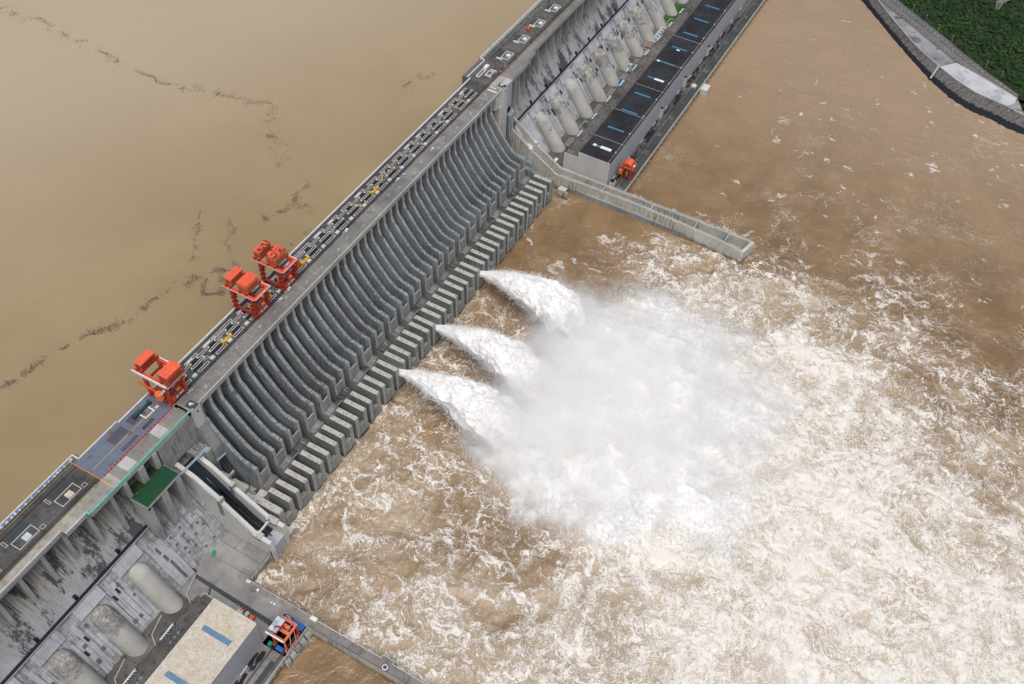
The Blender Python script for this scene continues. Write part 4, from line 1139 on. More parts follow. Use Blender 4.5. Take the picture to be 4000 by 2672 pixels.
g = MB(); g.cyl((-57,-211.6,89.6), (-57,-211.6,90.0), 2.3, n=16); g.build('rim', M['offwhite'], lt)
g = MB(); g.ball((-57,-211.6,90.0), 1.4, 12, 8); g.build('dome', M['darksteel'], lt, True)

fw = thing('guide_wall', 'long double concrete guide wall with a channel between, jutting into the river at right of the spillway', 'wall', (508, -170, 89))
XL = [(-.5,501),(-33,501),(-67,502),(-120,504.5),(-170,505.2),(-220,503),(-260,500),(-288,496.5)]
def wallstrip(pts, th, ztop, zbot=60):
    """vertical wall following (y, x) points, thickness th to +x"""
    g = MB(); V = g.v; n = len(pts)
    for i, (y, x) in enumerate(pts):
        zt = ztop(y)
        V += [(x, y, zbot), (x+th, y, zbot), (x+th, y, zt), (x, y, zt)]
    for i in range(n-1):
        a = i*4; b = a+4
        g.f += [(a, b, b+3, a+3), (a+1, a+2, b+2, b+1), (a+3, b+3, b+2, a+2), (a, a+1, b+1, b)]
    g.f += [(0, 3, 2, 1), ((n-1)*4, (n-1)*4+1, (n-1)*4+2, (n-1)*4+3)]
    return g
def zA(y): return float(np.interp(-y, [0, 8, 33, 34.5, 67, 120, 290], [136, 130, 112.2, 111, 90.4, 89.3, 88.6]))
def zB(y): return float(np.interp(-y, [0, 18, 31, 32, 65, 120, 292], [135, 122.5, 110.5, 109.5, 89.2, 88.6, 88.4]))
wallstrip([(y, float(np.interp(-y, [-p[0] for p in XL], [p[1] for p in XL]))) for y in (-.5,-8,-20,-33,-34.5,-50,-67,-90,-120,-145,-170,-195,-220,-240,-260,-275,-288)], 2.2, zA).build('outer_wall', M['guide'], fw)
wallstrip([(y, 515.9) for y in (-.5,-10,-18,-31,-32,-50,-65,-120,-200,-292)], 2.2, zB).build('inner_wall', M['guide'], fw)
g = MB(); g.prof([(-.5,66),(-.5,118),(-30,100),(-62,80),(-66,79),(-290,77),(-290,66)], 502.5, 516.5); g.build('channel_floor', M['conc'], fw)
g = MB(); g.poly([(496.5,-288),(515.9,-292),(518.1,-292),(518.1,-295.5),(514.5,-296.4),(497.5,-291)], 60, 88.4); g.build('end_wall', M['guide'], fw)
g = MB()
for y in (-122, -180, -232, -268): g.box(504, 516, y-.6, y+.6, 77, 88)
g.build('cross_wall', M['fascia'], fw)
g = MB()
for (y0, y1) in ((-67, -120), (-120, -170), (-170, -220), (-220, -260), (-260, -288)):
    xa, xb = [float(np.interp(-y, [-p[0] for p in XL], [p[1] for p in XL])) for y in (y0, y1)]
    railing(g, (xa+.3, y0, zA(y0)), (xb+.3, y1, zA(y1)), 1.1, 3, .22); railing(g, (xa+1.9, y0, zA(y0)), (xb+1.9, y1, zA(y1)), 1.1, 3, .22)
railing(g, (516.2, -66, 89.2), (516.2, -292, 88.4), 1.1, 3, .22); railing(g, (517.9, -66, 89.2), (517.9, -292, 88.4), 1.1, 3, .22)
for X, zf in ((501.3, zA), (502.9, zA), (516.2, zB), (517.8, zB)):
    for a, b in ((-8, -31), (-35, -65)): railing(g, (X, a, zf(a)), (X, b, zf(b)), 1.0, 3, .18)
g.build('handrail', M['offwhite'], fw)
g = MB(); loft(g, (499.8, 504.5, -36.5, -31.5, 100), (500.2, 504.2, -35.5, -32, 113.4)); g.box(515, 519, -34, -30, 100, 111.8); g.box(502.6, 516, -30, -2, 100, 106)
g.build('wall_cap', M['phend'], fw)
bc = thing('beacon_ring', 'small white ring beacon standing on the double guide wall', 'beacon', (519.8, -203, 88))
g = MB(); g.cyl((519.4,-203,76), (519.4,-203,88.5), .9, n=10); g.build('post', M['offwhite'], bc)
g = MB(); g.cyl((519.4,-203,88.5), (519.4,-203,89.4), 2.0, n=16); g.build('platform', M['offwhite'], bc)
g = MB(); g.cyl((519.4,-203,89.4), (519.4,-203,90.5), .9, n=10); g.build('lantern', M['steel'], bc)
ds = thing('service_bridge', 'blue railed pipe bridge on the ledge beside the right end of the spillway', 'bridge', (500, -9, 130))
g = MB(); g.bar((498,-6.5,150), (512,-2.5,150), .5); g.bar((498,-7.8,149), (512,-3.8,149), .5); g.bar((498,-6.5,150), (497.6,-8,122), .5); g.bar((499,-6.5,150), (498.6,-8,122), .35); g.build('pipe', M['bluepipe'], ds)
g = MB(); g.box(498.5, 512, -8, -1.3, 143, 147.5); g.box(499, 505, -9, -1.5, 112, 143); g.box(505, 512, -4, -1.3, 110, 140); g.build('ledge_block', M['pier'], ds)
g = MB(); g.box(503, 508, -2.2, -1.35, 148.4, 154); g.build('tunnel_mouth', M['black'], ds)

# ------------------------------------------------------------------ gantry cranes on the crest
def crest_crane(x0, label, hy, style, side_gear, roofmat):
    """x0 = x of the near leg line; span 17 m along x, legs on the rails at y=15.5 and 36"""
    r = thing('gantry_crane', label, 'crane', (x0, 15.5, 185), group='red gantry cranes on the dam crest')
    X0, X1 = x0+.6, x0+16.8
    zt = 211.0
    for x in (X0, X1):
        for y in (15.6, 35.4):
            g = MB()
            loft(g, (x-1.0, x+1.0, y-1.1, y+1.1, 187), (x-1.25, x+1.25, y-1.5, y+1.5, zt-2))
            g.box(x-1.9, x+1.9, y-.9, y+.9, 185.0, 187.2)
            if style:
                for q in range(4):
                    z = 190+q*5; g.box(x-2.1, x+2.1, y-2.2, y+2.2, z, z+.35)
                    g.bar((x-2.1, y-2.1, z), (x-2.1, y+2.1, z-5), .25)
            g.build('leg', M['red'] if not style else M['darkred'], r)
    for x in (X0, X1):
        g = MB(); g.box(x-1.1, x+1.1, 11.6, 44.6, zt-2.2, zt); g.build('main_girder', M['red'], r)
        g = MB(); g.box(x-1.1, x+1.1, 16.5, 34.6, 189.4, 191.0); g.build('sill_beam', M['darkred'], r)
        if not style:
            g = MB(); g.bar((x, 16, 206), (x, 34.5, 192), 1.0); g.build('diagonal_brace', M['red'], r)
    g = MB(); g.box(X0+1.1, X1-1.1, 11.6, 13.6, zt-2.2, zt); g.build('end_girder', M['red'], r)
    g = MB(); g.box(X0+1.1, X1-1.1, 15, 16.4, 197, 198.6); g.box(X0+1.1, X1-1.1, 34.6, 36, 201, 202.6); g.build('cross_beam', M['darkred'], r)
    g = MB()
    xs = X0-1.1
    if style: g.box(xs-1.0, xs, 10.4, 44.6, zt-.5, zt-.2); g.box(xs-1, X1+1.1, 10.4, 11.6, zt-.5, zt-.2); g.box(X1+1.1, X1+2.0, 11, 30, zt-.5, zt-.2)
    else: g.box(xs-1.6, xs, 10.2, 45, zt-.5, zt-.2); g.box(xs-1, X1+1.1, 9.6, 11.6, zt-.5, zt-.2); g.box(X1+1.1, X1+2.0, 20, 40, zt-.5, zt-.2)
    g.build('walkway', M['white'], r)
    g = MB(); w = xs-(1.0 if style else 1.6)
    railing(g, (w, 10.4, zt-.2), (w, 44.6, zt-.2), 1.1, 2.2, .16); railing(g, (w, 10.4, zt-.2), (X1+1, 10.4, zt-.2), 1.1, 2.2, .16)
    g.build('handrail', M['red'] if style else M['offwhite'], r)
    if not style:
        g = MB()
        for q in range(22): g.bar((w-.1, 14+q*1.3, zt-.3), (w-.1, 14.7+q*1.3, zt-1.8), .35)
        g.build('festoon_cable', M['offwhite'], r)
    # winch houses
    def house(name, xa, xb, ya, yb, z0, z1):
        g = MB(); g.box(xa, xb, ya, yb, z0, z1-.3); o = g.build(name, M['orange'] if style else M['red'], r)
        g = MB(); g.box(xa-.25, xb+.25, ya-.25, yb+.25, z1-.3, z1); c = g.build('house_roof', roofmat, r)
        g = MB()
        for q in range(9):
            a = xa+1+q*(xb-xa-2)/9
            for rz in (0, 1): g.box(a, a+(xb-xa-2)/9*.62, ya-.06, ya+.1, z0+1.2+rz*2.1, z0+2.6+rz*2.1)
        for q in range(4):
            a = ya+.8+q*(yb-ya-1.4)/4
            for rz in (0, 1): g.box(xa-.06, xa+.1, a, a+(yb-ya)/4*.5, z0+1.2+rz*2.1, z0+2.4+rz*2.1)
        g.build('louvre', M['black'], r)
        if style:
            g = MB()
            for q in range(9): g.bar((xa+1+q*(xb-xa-2)/8, ya+.8+RNG.random(), z1+.02), (xa+1+q*(xb-xa-2)/8, yb-.8-RNG.random()*2, z1+.02), .12)
            g.build('roof_slot', M['darkred'], r)
    house('machine_house', X0+.1, X1-1.2, 35.0, 41.4, 213.2, 220)
    house('trolley_house', X0-.2, X1-1.6, hy, hy+9.2, 213, 221.6)
    g = MB()
    for y0, y1, z1 in ((35.4, 37, 213.2), (39.6, 41, 213.2), (hy+.6, hy+2, 213), (hy+7, hy+8.6, 213)):
        g = MB(); g.box(X0-1.2, X1+1.2, y0, y1, zt, z1); g.build('trolley_beam', M['darkred'], r)
    # gear between the downstream legs
    g = MB(); g.box(X0+2.5, X1-3, 13.9, 16.6, 192, 192.5); g.box(X0+1, X1-1, 13.6, 16.6, 187.6, 188.0); g.build('platform', M['darkred'], r)
    g = MB(); g.box(X0+4, X0+7.5, 14, 16, 188, 190.2); g.box(X0+9, X0+11.4, 14.2, 16.2, 188, 190); g.box(X0+12, X0+13.6, 14.2, 16, 188, 189.6); g.build('control_cabinet', M['offwhite'], r)
    g = MB(); g.cyl((X0+8, 15.4, 194.5), (X0+11.5, 15.4, 194.5), 1.7, n=14); g.box(X0+2, X0+5, 14, 16.8, 188, 191.4); g.build('cable_drum', M['orange'], r)
    if side_gear == 'slew':
        g = MB(); g.cyl((X0-4.2, 19.4, 196), (X0-4.2, 19.4, 201.5), 3.5, 3.1, 16); g.build('slewing_cab', M['orange'], r)
        g = MB(); g.cyl((X0-4.2, 19.4, 193.8), (X0-4.2, 19.4, 195.2), 1.7, n=12); g.box(X0-4.6, X0+1, 18.4, 20.4, 193.4, 194.8); g.cyl((X0-4.4, 15.2, 194.6), (X0-1, 14.6, 194.4), .5, n=8); g.build('slewing_base', M['darkred'], r)
        g = MB(); g.bar((X0-4.2, 22, 201), (X0-5.0, 38, 205), .8); g.bar((X0-3.2, 22, 201), (X0-4.8, 38, 205), .5); g.build('jib', M['red'], r)
        g = MB(); g.cyl((X0-3.4, 16.8, 201.5), (X0-2.4, 14.4, 206), 1.0, n=10); g.build('vent_pipe', M['offwhite'], r)
        g = MB(); g.box(X0+3, X0+10.6, 42.6, 43.8, 203.6, 205); g.box(X0+3, X0+4.4, 42.4, 44, 202, 205); g.box(X0+9.4, X0+10.8, 42.4, 44, 202, 205.6); g.build('hoist_grab', M['yellow'], r)
        g = MB(); g.cyl((X0+5, 43.2, 205), (X0+5, 43.2, zt), .08, n=5); g.cyl((X0+9, 43.2, 205), (X0+9, 43.2, zt), .08, n=5); g.build('hoist_rope', M['black'], r)
    if side_gear == 'boom':
        g = MB(); g.cyl((X1+3.6, 13.4, 198), (X1+3.6, 13.4, 207.5), 1.9, n=12); g.build('slewing_cab', M['red'], r)
        g = MB(); g.cyl((X1+3.6, 13.4, 207.5), (X1+3.6, 13.4, 208.4), 1.2, n=12); g.box(X1, X1+4.6, 12.4, 14.6, 197, 198); g.build('slewing_base', M['darkred'], r)
        g = MB(); g.bar((X1+3.0, 14.6, 206.6), (X1-1, 34, 214.6), .5); g.bar((X1+4.2, 14.6, 206.6), (X1+.6, 34, 214.6), .5)
        for q in range(8):
            t0 = q/8; t1 = (q+1)/8
            a = Vector((X1+3.0,14.6,206.6)).lerp(Vector((X1-1,34,214.6)), t0); b = Vector((X1+4.2,14.6,206.6)).lerp(Vector((X1+.6,34,214.6)), t1); g.bar(a, b, .25)
        g.build('jib', M['darkred'], r)
    g = MB()
    if style: g.box(X0+2, X0+5, 20, 23, 193, 197); g.box(X0+2.5, X0+4.5, 20.4, 22.6, 197, 198.4); g.build('hoist_grab', M['yellow'], r)
    if style:
        g = MB(); g.ball((X0+10.5, hy+9.9, 222), 1.1, 8, 6); g.build('siren', M['darkred'], r)
    # cable clutter on the deck under the crane
    return r
crest_crane(3.0, 'red gantry crane beside the blue-grey deck with a round orange slewing cab', 9.3, False, 'slew', M['redroof'])
crest_crane(104.2, 'middle red gantry crane with clean bright orange house roofs and an open front frame', 19.0, True, None, M['redroof'])
crest_crane(140.2, 'red gantry crane with black-streaked house roofs and a lattice jib, uppermost of the three', 18.8, True, 'boom', M['redworn'])

def tail_crane_far():
    r = thing('gantry_crane', 'small red gantry crane with a gabled cabin on the deck beside the black-roofed powerhouse', 'crane', (549, -134, 82))
    for x in (544.4, 554.6):
        for y in (-128.9, -139.3):
            g = MB(); g.bar((x, y, 82.2), (x, y*.9+.1*(-134), 99), 1.1); g.box(x-1.4, x+1.4, y-.6, y+.6, 82, 83.3); g.build('leg', M['red'], r)
    g = MB(); g.box(543, 556, -141, -126.4, 99, 99.9); g.build('platform', M['darkred'], r)
    g = MB(); g.frame(542.8, 556.2, -141.2, -126.2, 99.9, 100.5, .45); g.build('platform_rim', M['redroof'], r)
    g = MB(); g.box(544.4, 553.6, -137.2, -130, 99.9, 104.6); g.build('cabin', M['orange'], r)
    g = MB(); g.prof([(-137.8,104.6),(-133.6,106.4),(-129.4,104.6)], 543.8, 554.6); g.build('cabin_roof', M['redroof'], r)
    g = MB()
    for y in (-136.2, -134.4, -132): g.box(544.3, 544.5, y, y+1.1, 101.2, 103.4)
    g.build('window', M['black'], r)
    g = MB(); g.box(541.2, 545.6, -129.6, -125.4, 90.5, 95.5); g.build('side_cab', M['orange'], r)
    g = MB(); g.bar((544.4, -128.9, 88), (544.4, -138.8, 88), .6); g.bar((554.6, -128.9, 88), (554.6, -138.8, 88), .6); g.bar((544.4, -129, 90), (544.4, -138, 97), .4); g.build('brace', M['darkred'], r)
    g = MB(); g.box(546.6, 548.2, -135, -132.4, 89, 93); g.box(547, 547.8, -134, -133.2, 93, 99); g.box(545.6, 546.8, -134.6, -133.4, 86, 91); g.build('hook_block', M['yellow'], r)
    g = MB(); g.box(548.6, 552.2, -140.3, -138.6, 100, 100.9); g.box(556, 557.4, -138, -133, 98, 98.6); g.build('walkway', M['white'], r)
    return r
tail_crane_far()

def tail_crane_near():
    r = thing('gantry_crane', 'orange gantry crane with a grey sheet roof at the corner of the near guide wall', 'crane', (-73, -132, 82))
    for x in (-80.4, -66.2):
        for y in (-128.9, -139.3):
            g = MB(); g.bar((x, y, 82.2), (x+.4, y, 99), 1.2); g.box(x-1.6, x+1.6, y-.7, y+.7, 82, 83.4); g.build('leg', M['red'], r)
    g = MB()
    for y in (-128.4, -140): g.box(-81, -65.6, y-.8, y+.8, 98.6, 100.6)
    for x in (-80.4, -66.4): g.box(x-.8, x+.8, -139.2, -129.2, 98.6, 100.6)
    g.box(-75.5, -73, -139.2, -129.2, 98.8, 100.2)
    g.build('main_girder', M['orange'], r)
    g = MB(); g.frame(-81.2, -65.4, -141, -127.4, 101.2, 101.5, .3); g.frame(-76, -67, -138, -131, 102.4, 102.7, .3)
    for x in (-81, -76, -71, -65.6): g.bar((x, -141, 99), (x, -141, 101.3), .25)
    g.bar((-81, -141, 101), (-84, -143.5, 90), .5); g.bar((-75, -141, 101), (-79, -144, 92), .5); g.bar((-70, -141, 101), (-74, -144.5, 88), .5); g.bar((-84, -143.5, 90), (-70, -144, 94), .4)
    g.build('rail_frame', paint('faded_pink_red', (.62,.25,.19), .6, .3), r)
    g = MB(); g.box(-79.6, -68.2, -132.6, -125.6, 104.2, 104.6); g.box(-79.2, -74, -132, -130, 104.6, 104.66); g.build('sheet_roof', paint('grey_blue_sheet', (.34,.41,.46), .45, .25), r)
    g = MB(); g.box(-73.9, -68.3, -132.5, -129.2, 104.62, 104.66); g.box(-79.5, -76.2, -129, -125.7, 104.62, 104.66); g.box(-71.6, -68.3, -128.4, -125.7, 104.62, 104.66); g.build('pale_sheet', paint('pale_sheet', (.50,.57,.61), .45, .2), r)
    g = MB(); g.box(-79, -69, -132, -126.2, 100.6, 104.2); g.build('winch_house', M['darksteel'], r)
    g = MB(); g.box(-82.6, -81.6, -141.2, -124.8, 102.4, 103.5); g.build('white_beam', M['white'], r)
    g = MB(); g.bar((-75.6, -129.5, 105), (-74.2, -133.8, 105.6), 1.0); g.bar((-74.2, -133.8, 105.6), (-71.8, -134.2, 104), .9); g.bar((-75.6, -129.5, 105), (-77, -129.4, 104.7), 1.1); g.build('crane_arm', M['darkred'], r)
    g = MB(); g.box(-72, -69.4, -137.6, -131.4, 98.4, 101.6); g.build('trolley', M['orange'], r)
    g = MB(); g.box(-84.6, -81.4, -128, -125, 82, 86); g.build('side_cab', M['tarp'], r)
    g = MB(); g.box(-84, -80.6, -137.6, -131.5, 82.1, 84.2); g.build('blue_container', M['blue'], r)
    g = MB(); g.box(-63.5, -58.4, -140.4, -129.5, 82.1, 84); g.build('cargo', M['blue'], r)
    return r
tail_crane_near()

# ------------------------------------------------------------------ loose things
def lifting_beam(loc, label, first=None):
    if first: return dup(first, loc, None, label)
    r = thing('lifting_beam', label, 'lifting beam', (0, 0, 184.9), group='yellow lifting beams on the crest')
    g = MB(); g.box(-5, 5, -.8, .8, .8, 2.6); g.build('beam', M['yellow'], r, base=(0,0,0))
    for x in (-4.4, 4.4):
        g = MB(); g.box(x-.9, x+.9, -1.3, 1.3, 0, 3.6); g.build('end_block', M['yellow'], r, base=(0,0,0))
    g = MB(); g.cyl((0,-.9,3), (0,.9,3), .9, n=10); g.cyl((2.4,-.9,2.8), (2.4,.9,2.8), .6, n=10); g.build('pulley', M['yellow'], r, base=(0,0,0))
    r.location = loc
    return r
lb = lifting_beam((74.7, 20.8, 184.9), 'yellow lifting beam lying on the deck between the two lower cranes')
lifting_beam((178.2, 20.8, 184.9), 'yellow lifting beam just above the crane with black-streaked roofs', lb)
lifting_beam((285.8, 21.3, 184.9), 'yellow lifting beam on the upper half of the spillway crest', lb)
sb = thing('small_beam', 'small yellow frame box', 'crate', (0,0,0), group='small yellow boxes on the crest')
g = MB(); g.box(-1, 1, -.8, .8, 0, 1.3); g.build('box', M['yellow'], sb, base=(0,0,0))
g = MB(); g.box(-.3, .3, -.3, .3, 1.3, 1.8); g.build('lug', M['yellow'], sb, base=(0,0,0))
spots = [(252, 21, 'above the third lifting beam'), (266, 21.5, 'second above the third lifting beam'), (303, 26, 'above the upper lifting beam'), (311, 26, 'second above the upper lifting beam'), (128, 26, 'between the two paired cranes'), (131, 21, 'beside the pale cover between the paired cranes')]
spots = [(262, 21, 'lower one below the upper lifting beam'), (269, 21, 'upper one below the upper lifting beam'), (307, 27.6, 'lower one above the upper lifting beam'), (317, 27.4, 'upper one above the upper lifting beam'), (126.5, 27, 'left one between the paired cranes'), (131, 21.6, 'right one between the paired cranes')]
for i, (x, y, w) in enumerate(spots):
    if i == 0: sb.location = (x, y, 184.9); sb['label'] = 'small yellow box on the crest, '+w
    else: dup(sb, (x, y, 184.9), RNG.random(), 'small yellow box on the crest, '+w)
for i, (x, y) in enumerate(((437, 21.5), (450.5, 21.5))):
    r = thing('yellow_bar', ('lower', 'upper')[i]+' yellow bar across the gate slots near the upper end of the spillway', 'bar', (x, y, 184.9), group='yellow bars')
    g = MB(); g.box(x-.5, x+.5, y-2.6, y+2.6, 184.95, 185.7); g.build('bar', M['yline'], r)
    g = MB(); g.box(x-.9, x+.9, y-3.2, y-2.6, 184.95, 185.5); g.build('end_plate', M['yellow'], r)

def make_car(body, label, loc, rz, grp, cat='car'):
    r = thing('parked_car', label, cat, (0,0,0), group=grp)
    g = MB(); g.prof([(-2.2,.35),(-2.25,.75),(-1.5,.95),(1.7,1.0),(2.2,.85),(2.25,.35)], -.9, .9); g.build('body', body, r, base=(0,0,0), bevel=.08)
    g = MB(); g.prof([(-1.0,.95),(-.35,1.42),(1.05,1.45),(1.75,1.0)], -.78, .78); g.build('cabin_glass', M['cargl'], r, base=(0,0,0))
    g = MB(); g.prof([(-.35,1.42),(-.3,1.5),(1.0,1.52),(1.05,1.44)], -.74, .74); g.build('roof', body, r, base=(0,0,0))
    for x in (-.85, .85):
        for y in (-1.4, 1.4):
            g = MB(); g.cyl((x-.1, y, .33), (x+.1, y, .33), .33, n=10); g.build('wheel', M['tyre'], r, base=(0,0,0))
    for x in (-.6, .6):
        g = MB(); g.box(x-.2, x+.2, -2.27, -2.2, .6, .75); g.build('headlight', M['lamp'], r, base=(0,0,0))
    r.location = loc; r.rotation_euler = (0, 0, rz); r.scale = (1.1, 1.1, 1.1)
    return r
c0 = make_car(M['carw'], 'white car on the crest road just above the middle crane', (131.4, 12.0, 184.87), math.pi/2, 'cars on the crest road')
def car2(loc, rz, lab, body=None):
    r = dup(c0, loc, rz, lab); return r
make_car(M['cars'], 'silver car on the crest road beside the lowest crane', (20.5, 11.6, 184.87), math.pi/2, 'cars on the crest road')
car2((367, 9.1, 184.87), math.pi/2, 'white car alone on the uppermost part of the spillway crest road')
make_car(paint('car_lilac', (.5,.46,.62), .3, .05), 'lilac car on the crest road next to a white one', (319.6, 11.7, 184.87), math.pi/2, 'cars on the crest road')
car2((311.2, 13.0, 184.87), math.pi/2, 'white car behind the lilac car on the crest road')
r = car2((-56, -107.1, 82.06), .12, 'white car parked on the apron beside the river parapet'); r['group'] = 'vehicles on the apron'
def truck(name, label, loc, rz, bedmat, grp):
    r = thing(name, label, 'truck', (0,0,0), group=grp)
    g = MB(); g.box(-1.1, 1.1, -3.4, -1.6, .5, 2.4); g.build('cab', M['carw'], r, base=(0,0,0), bevel=.12)
    g = MB(); g.box(-.95, .95, -3.45, -3.3, 1.4, 2.1); g.build('windscreen', M['cargl'], r, base=(0,0,0))
    g = MB(); g.box(-1.1, 1.1, -1.4, 3.4, .8, 1.1); g.frame(-1.1, 1.1, -1.4, 3.4, 1.1, 1.7, .1); g.build('cargo_bed', bedmat, r, base=(0,0,0))
    g = MB(); g.box(-.9, .9, 0, 3.1, 1.1, 1.5); g.build('cargo', M['brown'], r, base=(0,0,0))
    for x in (-.95, .95):
        for y in (-2.5, 1.6, 2.6):
            g = MB(); g.cyl((x-.15, y, .45), (x+.15, y, .45), .45, n=10); g.build('wheel', M['tyre'], r, base=(0,0,0))
    r.location = loc; r.rotation_euler = (0, 0, rz); return r
truck('parked_truck', 'small truck with a white cab and brown load on the apron', (-54, -89, 82.06), .25, M['steel'], 'vehicles on the apron')
truck('parked_truck', 'small white truck stopped on the crest road beside the crane with black-streaked roofs', (143.2, 13.0, 184.87), math.pi/2, M['carw'], 'vehicles on the crest')
truck('parked_truck', 'small white truck on the crest road halfway up the spillway', (226.8, 13.2, 184.87), math.pi/2, M['carw'], 'vehicles on the crest')
r = thing('loaded_flatbed', 'dark flatbed with blue tarps and drums beside the orange gantry', 'trailer', (-60, -125.5, 82.05))
g = MB(); g.frame(-63.2, -58.2, -129.2, -121.8, 82.6, 84.2, .25); g.box(-63.2, -58.2, -129.2, -121.8, 82.3, 82.6); g.build('trailer_bed', M['darksteel'], r)
g = MB(); g.box(-62.8, -60.2, -128.8, -126.4, 82.6, 84.6); g.box(-60.9, -59, -125.2, -123, 82.6, 84); g.build('tarpaulin', M['blue'], r)
g = MB(); g.cyl((-61.5,-124,82.6), (-61.5,-124,84.2), .8, n=10); g.cyl((-60.2,-127.6,82.6), (-60.2,-127.6,84.4), .7, n=10); g.build('drum', M['offwhite'], r)
g = MB(); g.box(-59.8, -58.6, -126.4, -122.6, 82.6, 83.8); g.build('crate', M['phroofL'], r)
for x in (-62.4, -59):
    g = MB(); g.cyl((x-.2,-123,82.5), (x+.2,-123,82.5), .5, n=10); g.build('wheel', M['tyre'], r)
r = thing('white_kiosk', 'small white-roofed kiosk standing on the near end of the guide wall', 'kiosk', (-51.9, -143.6, 84.7))
g = MB(); g.box(-53.2, -50.6, -146, -141.2, 84.7, 87.3); g.build('wall', M['padblue'], r)
g = MB(); g.box(-53.5, -50.2, -146.4, -140.8, 87.3, 87.6); g.build('roof', M['white'], r)
# stores beside the beige roof
def crate(name, label, x0, x1, y0, y1, z1, mat, parts=True):
    r = thing(name, label, 'container', ((x0+x1)/2, (y0+y1)/2, 82.0), group='stores beside the beige-roofed powerhouse')
    g = MB(); g.box(x0, x1, y0, y1, 82.04, z1); g.build('body', mat, r)
    g = MB(); g.box(x0+.5, x1-.5, y0+.8, y1-.8, z1, z1+.25); g.build('lid', M['offwhite'] if mat != M['red'] else M['orange'], r)
crate('equipment_box', 'white equipment box with a grey lid beside the beige roof', -77.2, -73.2, -93.6, -88.8, 86, M['offwhite'])
crate('equipment_box', 'cream equipment crate beside the orange bundle', -75.2, -71.4, -98.4, -95.4, 85.5, M['phroofL'])
crate('orange_bundle', 'orange tarpaulined bundle between the beige roof and the asphalt strip', -76.8, -71.6, -103.8, -99.6, 85, M['red'])
crate('red_frame', 'dark red frame next to the white equipment box', -72.8, -71.2, -93.5, -90.6, 84.6, M['darkred'])
pt = thing('lamp_post', 'short white lamp bollard beside the asphalt strip', 'bollard', (0,0,0), group='white bollards along the asphalt strip')
g = MB(); g.cyl((0,0,0), (0,0,1.0), .12, n=6); g.build('post', M['offwhite'], pt, base=(0,0,0))
g = MB(); g.ball((0,0,1.15), .26, 6, 4); g.build('lamp', M['lamp'], pt, base=(0,0,0))
for i in range(11):
    p = (-69.9-.03*i*2.6, -84-2.9*i, 82.02)
    lab = 'short white bollard beside the asphalt strip, '+ords[i]+' from the apron end'
    if i == 0: pt.location = p; pt['label'] = lab
    else: dup(pt, p, None, lab)

# red and white barriers round the painted deck
bb = thing('road_barrier', 'short red barrier', 'barrier', (0,0,0), group='red barriers round the painted deck')
g = MB(); g.prof([(-.45,0),(-.15,.9),(.15,.9),(.45,0)], -1.3, 1.3); g.build('barrier_body', M['barred'], bb, base=(0,0,0))
g = MB(); g.box(-1.32, -1.05, -.2, .2, .6, .93); g.build('white_end', M['white'], bb, base=(0,0,0))
runs = [((2.6, 37), (2.6, 14), math.pi/2, 'painted deck edge below the lowest crane'), ((1, 13.6), (-71, 13.6), 0, 'road side of the painted deck')]
bars = []
for (a, b, rz, w) in runs:
    L = math.dist(a, b); n = int(L/3.1)
    for i in range(n): bars.append((a[0]+(b[0]-a[0])*i/n, a[1]+(b[1]-a[1])*i/n, rz, w, i))
for q, (x, y, rz, w, i) in enumerate(bars):
    lab = f'short red barrier, number {i+1} from the crane, {w}'
    if q == 0: bb.location = (x, y, 184.9); bb.rotation_euler = (0,0,rz); bb['label'] = lab
    else: dup(bb, (x, y, 184.9), rz, lab)
yb = thing('striped_curb', 'red and yellow curb line across the left end of the painted deck', 'curb', (-71.8, 27, 184.9))
g = MB()
for i in range(16): g.box(-72.3, -71.7, 14+i*1.85, 14.9+i*1.85, 184.9, 185.5)
g.build('red_block', M['barred'], yb)
g = MB()
for i in range(16): g.box(-72.3, -71.7, 14.9+i*1.85, 15.85+i*1.85, 184.9, 185.5)
g.build('yellow_block', M['yline'], yb)

# far terrace: walled basins, huts and tanks
for i in range(9):
    x = 571.5+38.3*i
    r = thing('pit_wall', f'low square walled pit between the far pale pipes, {ords[i]} from the bottom', 'pit', (x, -53, 82), group='square pits at the foot of the far pipes')
    g = MB(); g.frame(x-8.2, x+6.4, -63, -48, 82, 84.2, .6); g.build('pit_curb', M['fascia'], r)
    g = MB(); g.box(x-7.6, x+5.8, -62.4, -48.6, 82.02, 82.1); g.build('pit_floor', M['grass'] if i == 1 else M['guidetop'], r)
r = thing('control_hut', 'white hut with a brown roof between pale pipes of the far dam', 'hut', (795, -52, 82))
g = MB(); g.box(787, 801, -58.5, -46, 82, 93); g.build('wall', M['padblue'], r)
g = MB(); g.prof([(-59,93),(-55,94.6),(-45.5,93.4),(-45.5,93)], 786.4, 801.6); g.build('roof', paint('brown_roof', (.23,.17,.14), .8, .3), r)
g = MB(); g.box(786.9, 787.05, -56.5, -54.5, 88, 90); g.box(786.9, 787.05, -52, -50, 88, 90); g.build('window', M['black'], r)
r = thing('cooling_equipment', 'blue and white framed cooling equipment in the terrace between far pipes', 'equipment', (838, -53, 82))
g = MB(); g.frame(815, 858, -62, -47, 84, 85, .8)
for q in range(6): g.box(819+q*7, 820+q*7, -61, -48, 83.4, 84.6)
g.build('frame', M['white'], r)
g = MB()
for q in range(5): g.box(818+q*8, 823+q*8, -60, -55, 82.2, 86); g.cyl((826+q*7, -51, 82.2), (826+q*7, -51, 86.4), 2.0, n=10)
g.build('cooling_unit', M['bluepipe'], r)
r = thing('storage_tank', 'pair of pale blue tanks beside a pale pipe near the black roof', 'tank', (742, -50, 82))
g = MB(); g.cyl((743, -51, 82), (743, -51, 92), 2.3, n=12); g.build('tank_body', M['bluepipe'], r)
g = MB(); g.cyl((734, -49, 85), (741, -49, 85), 1.6, n=10); g.build('lying_tank', M['padblue'], r)
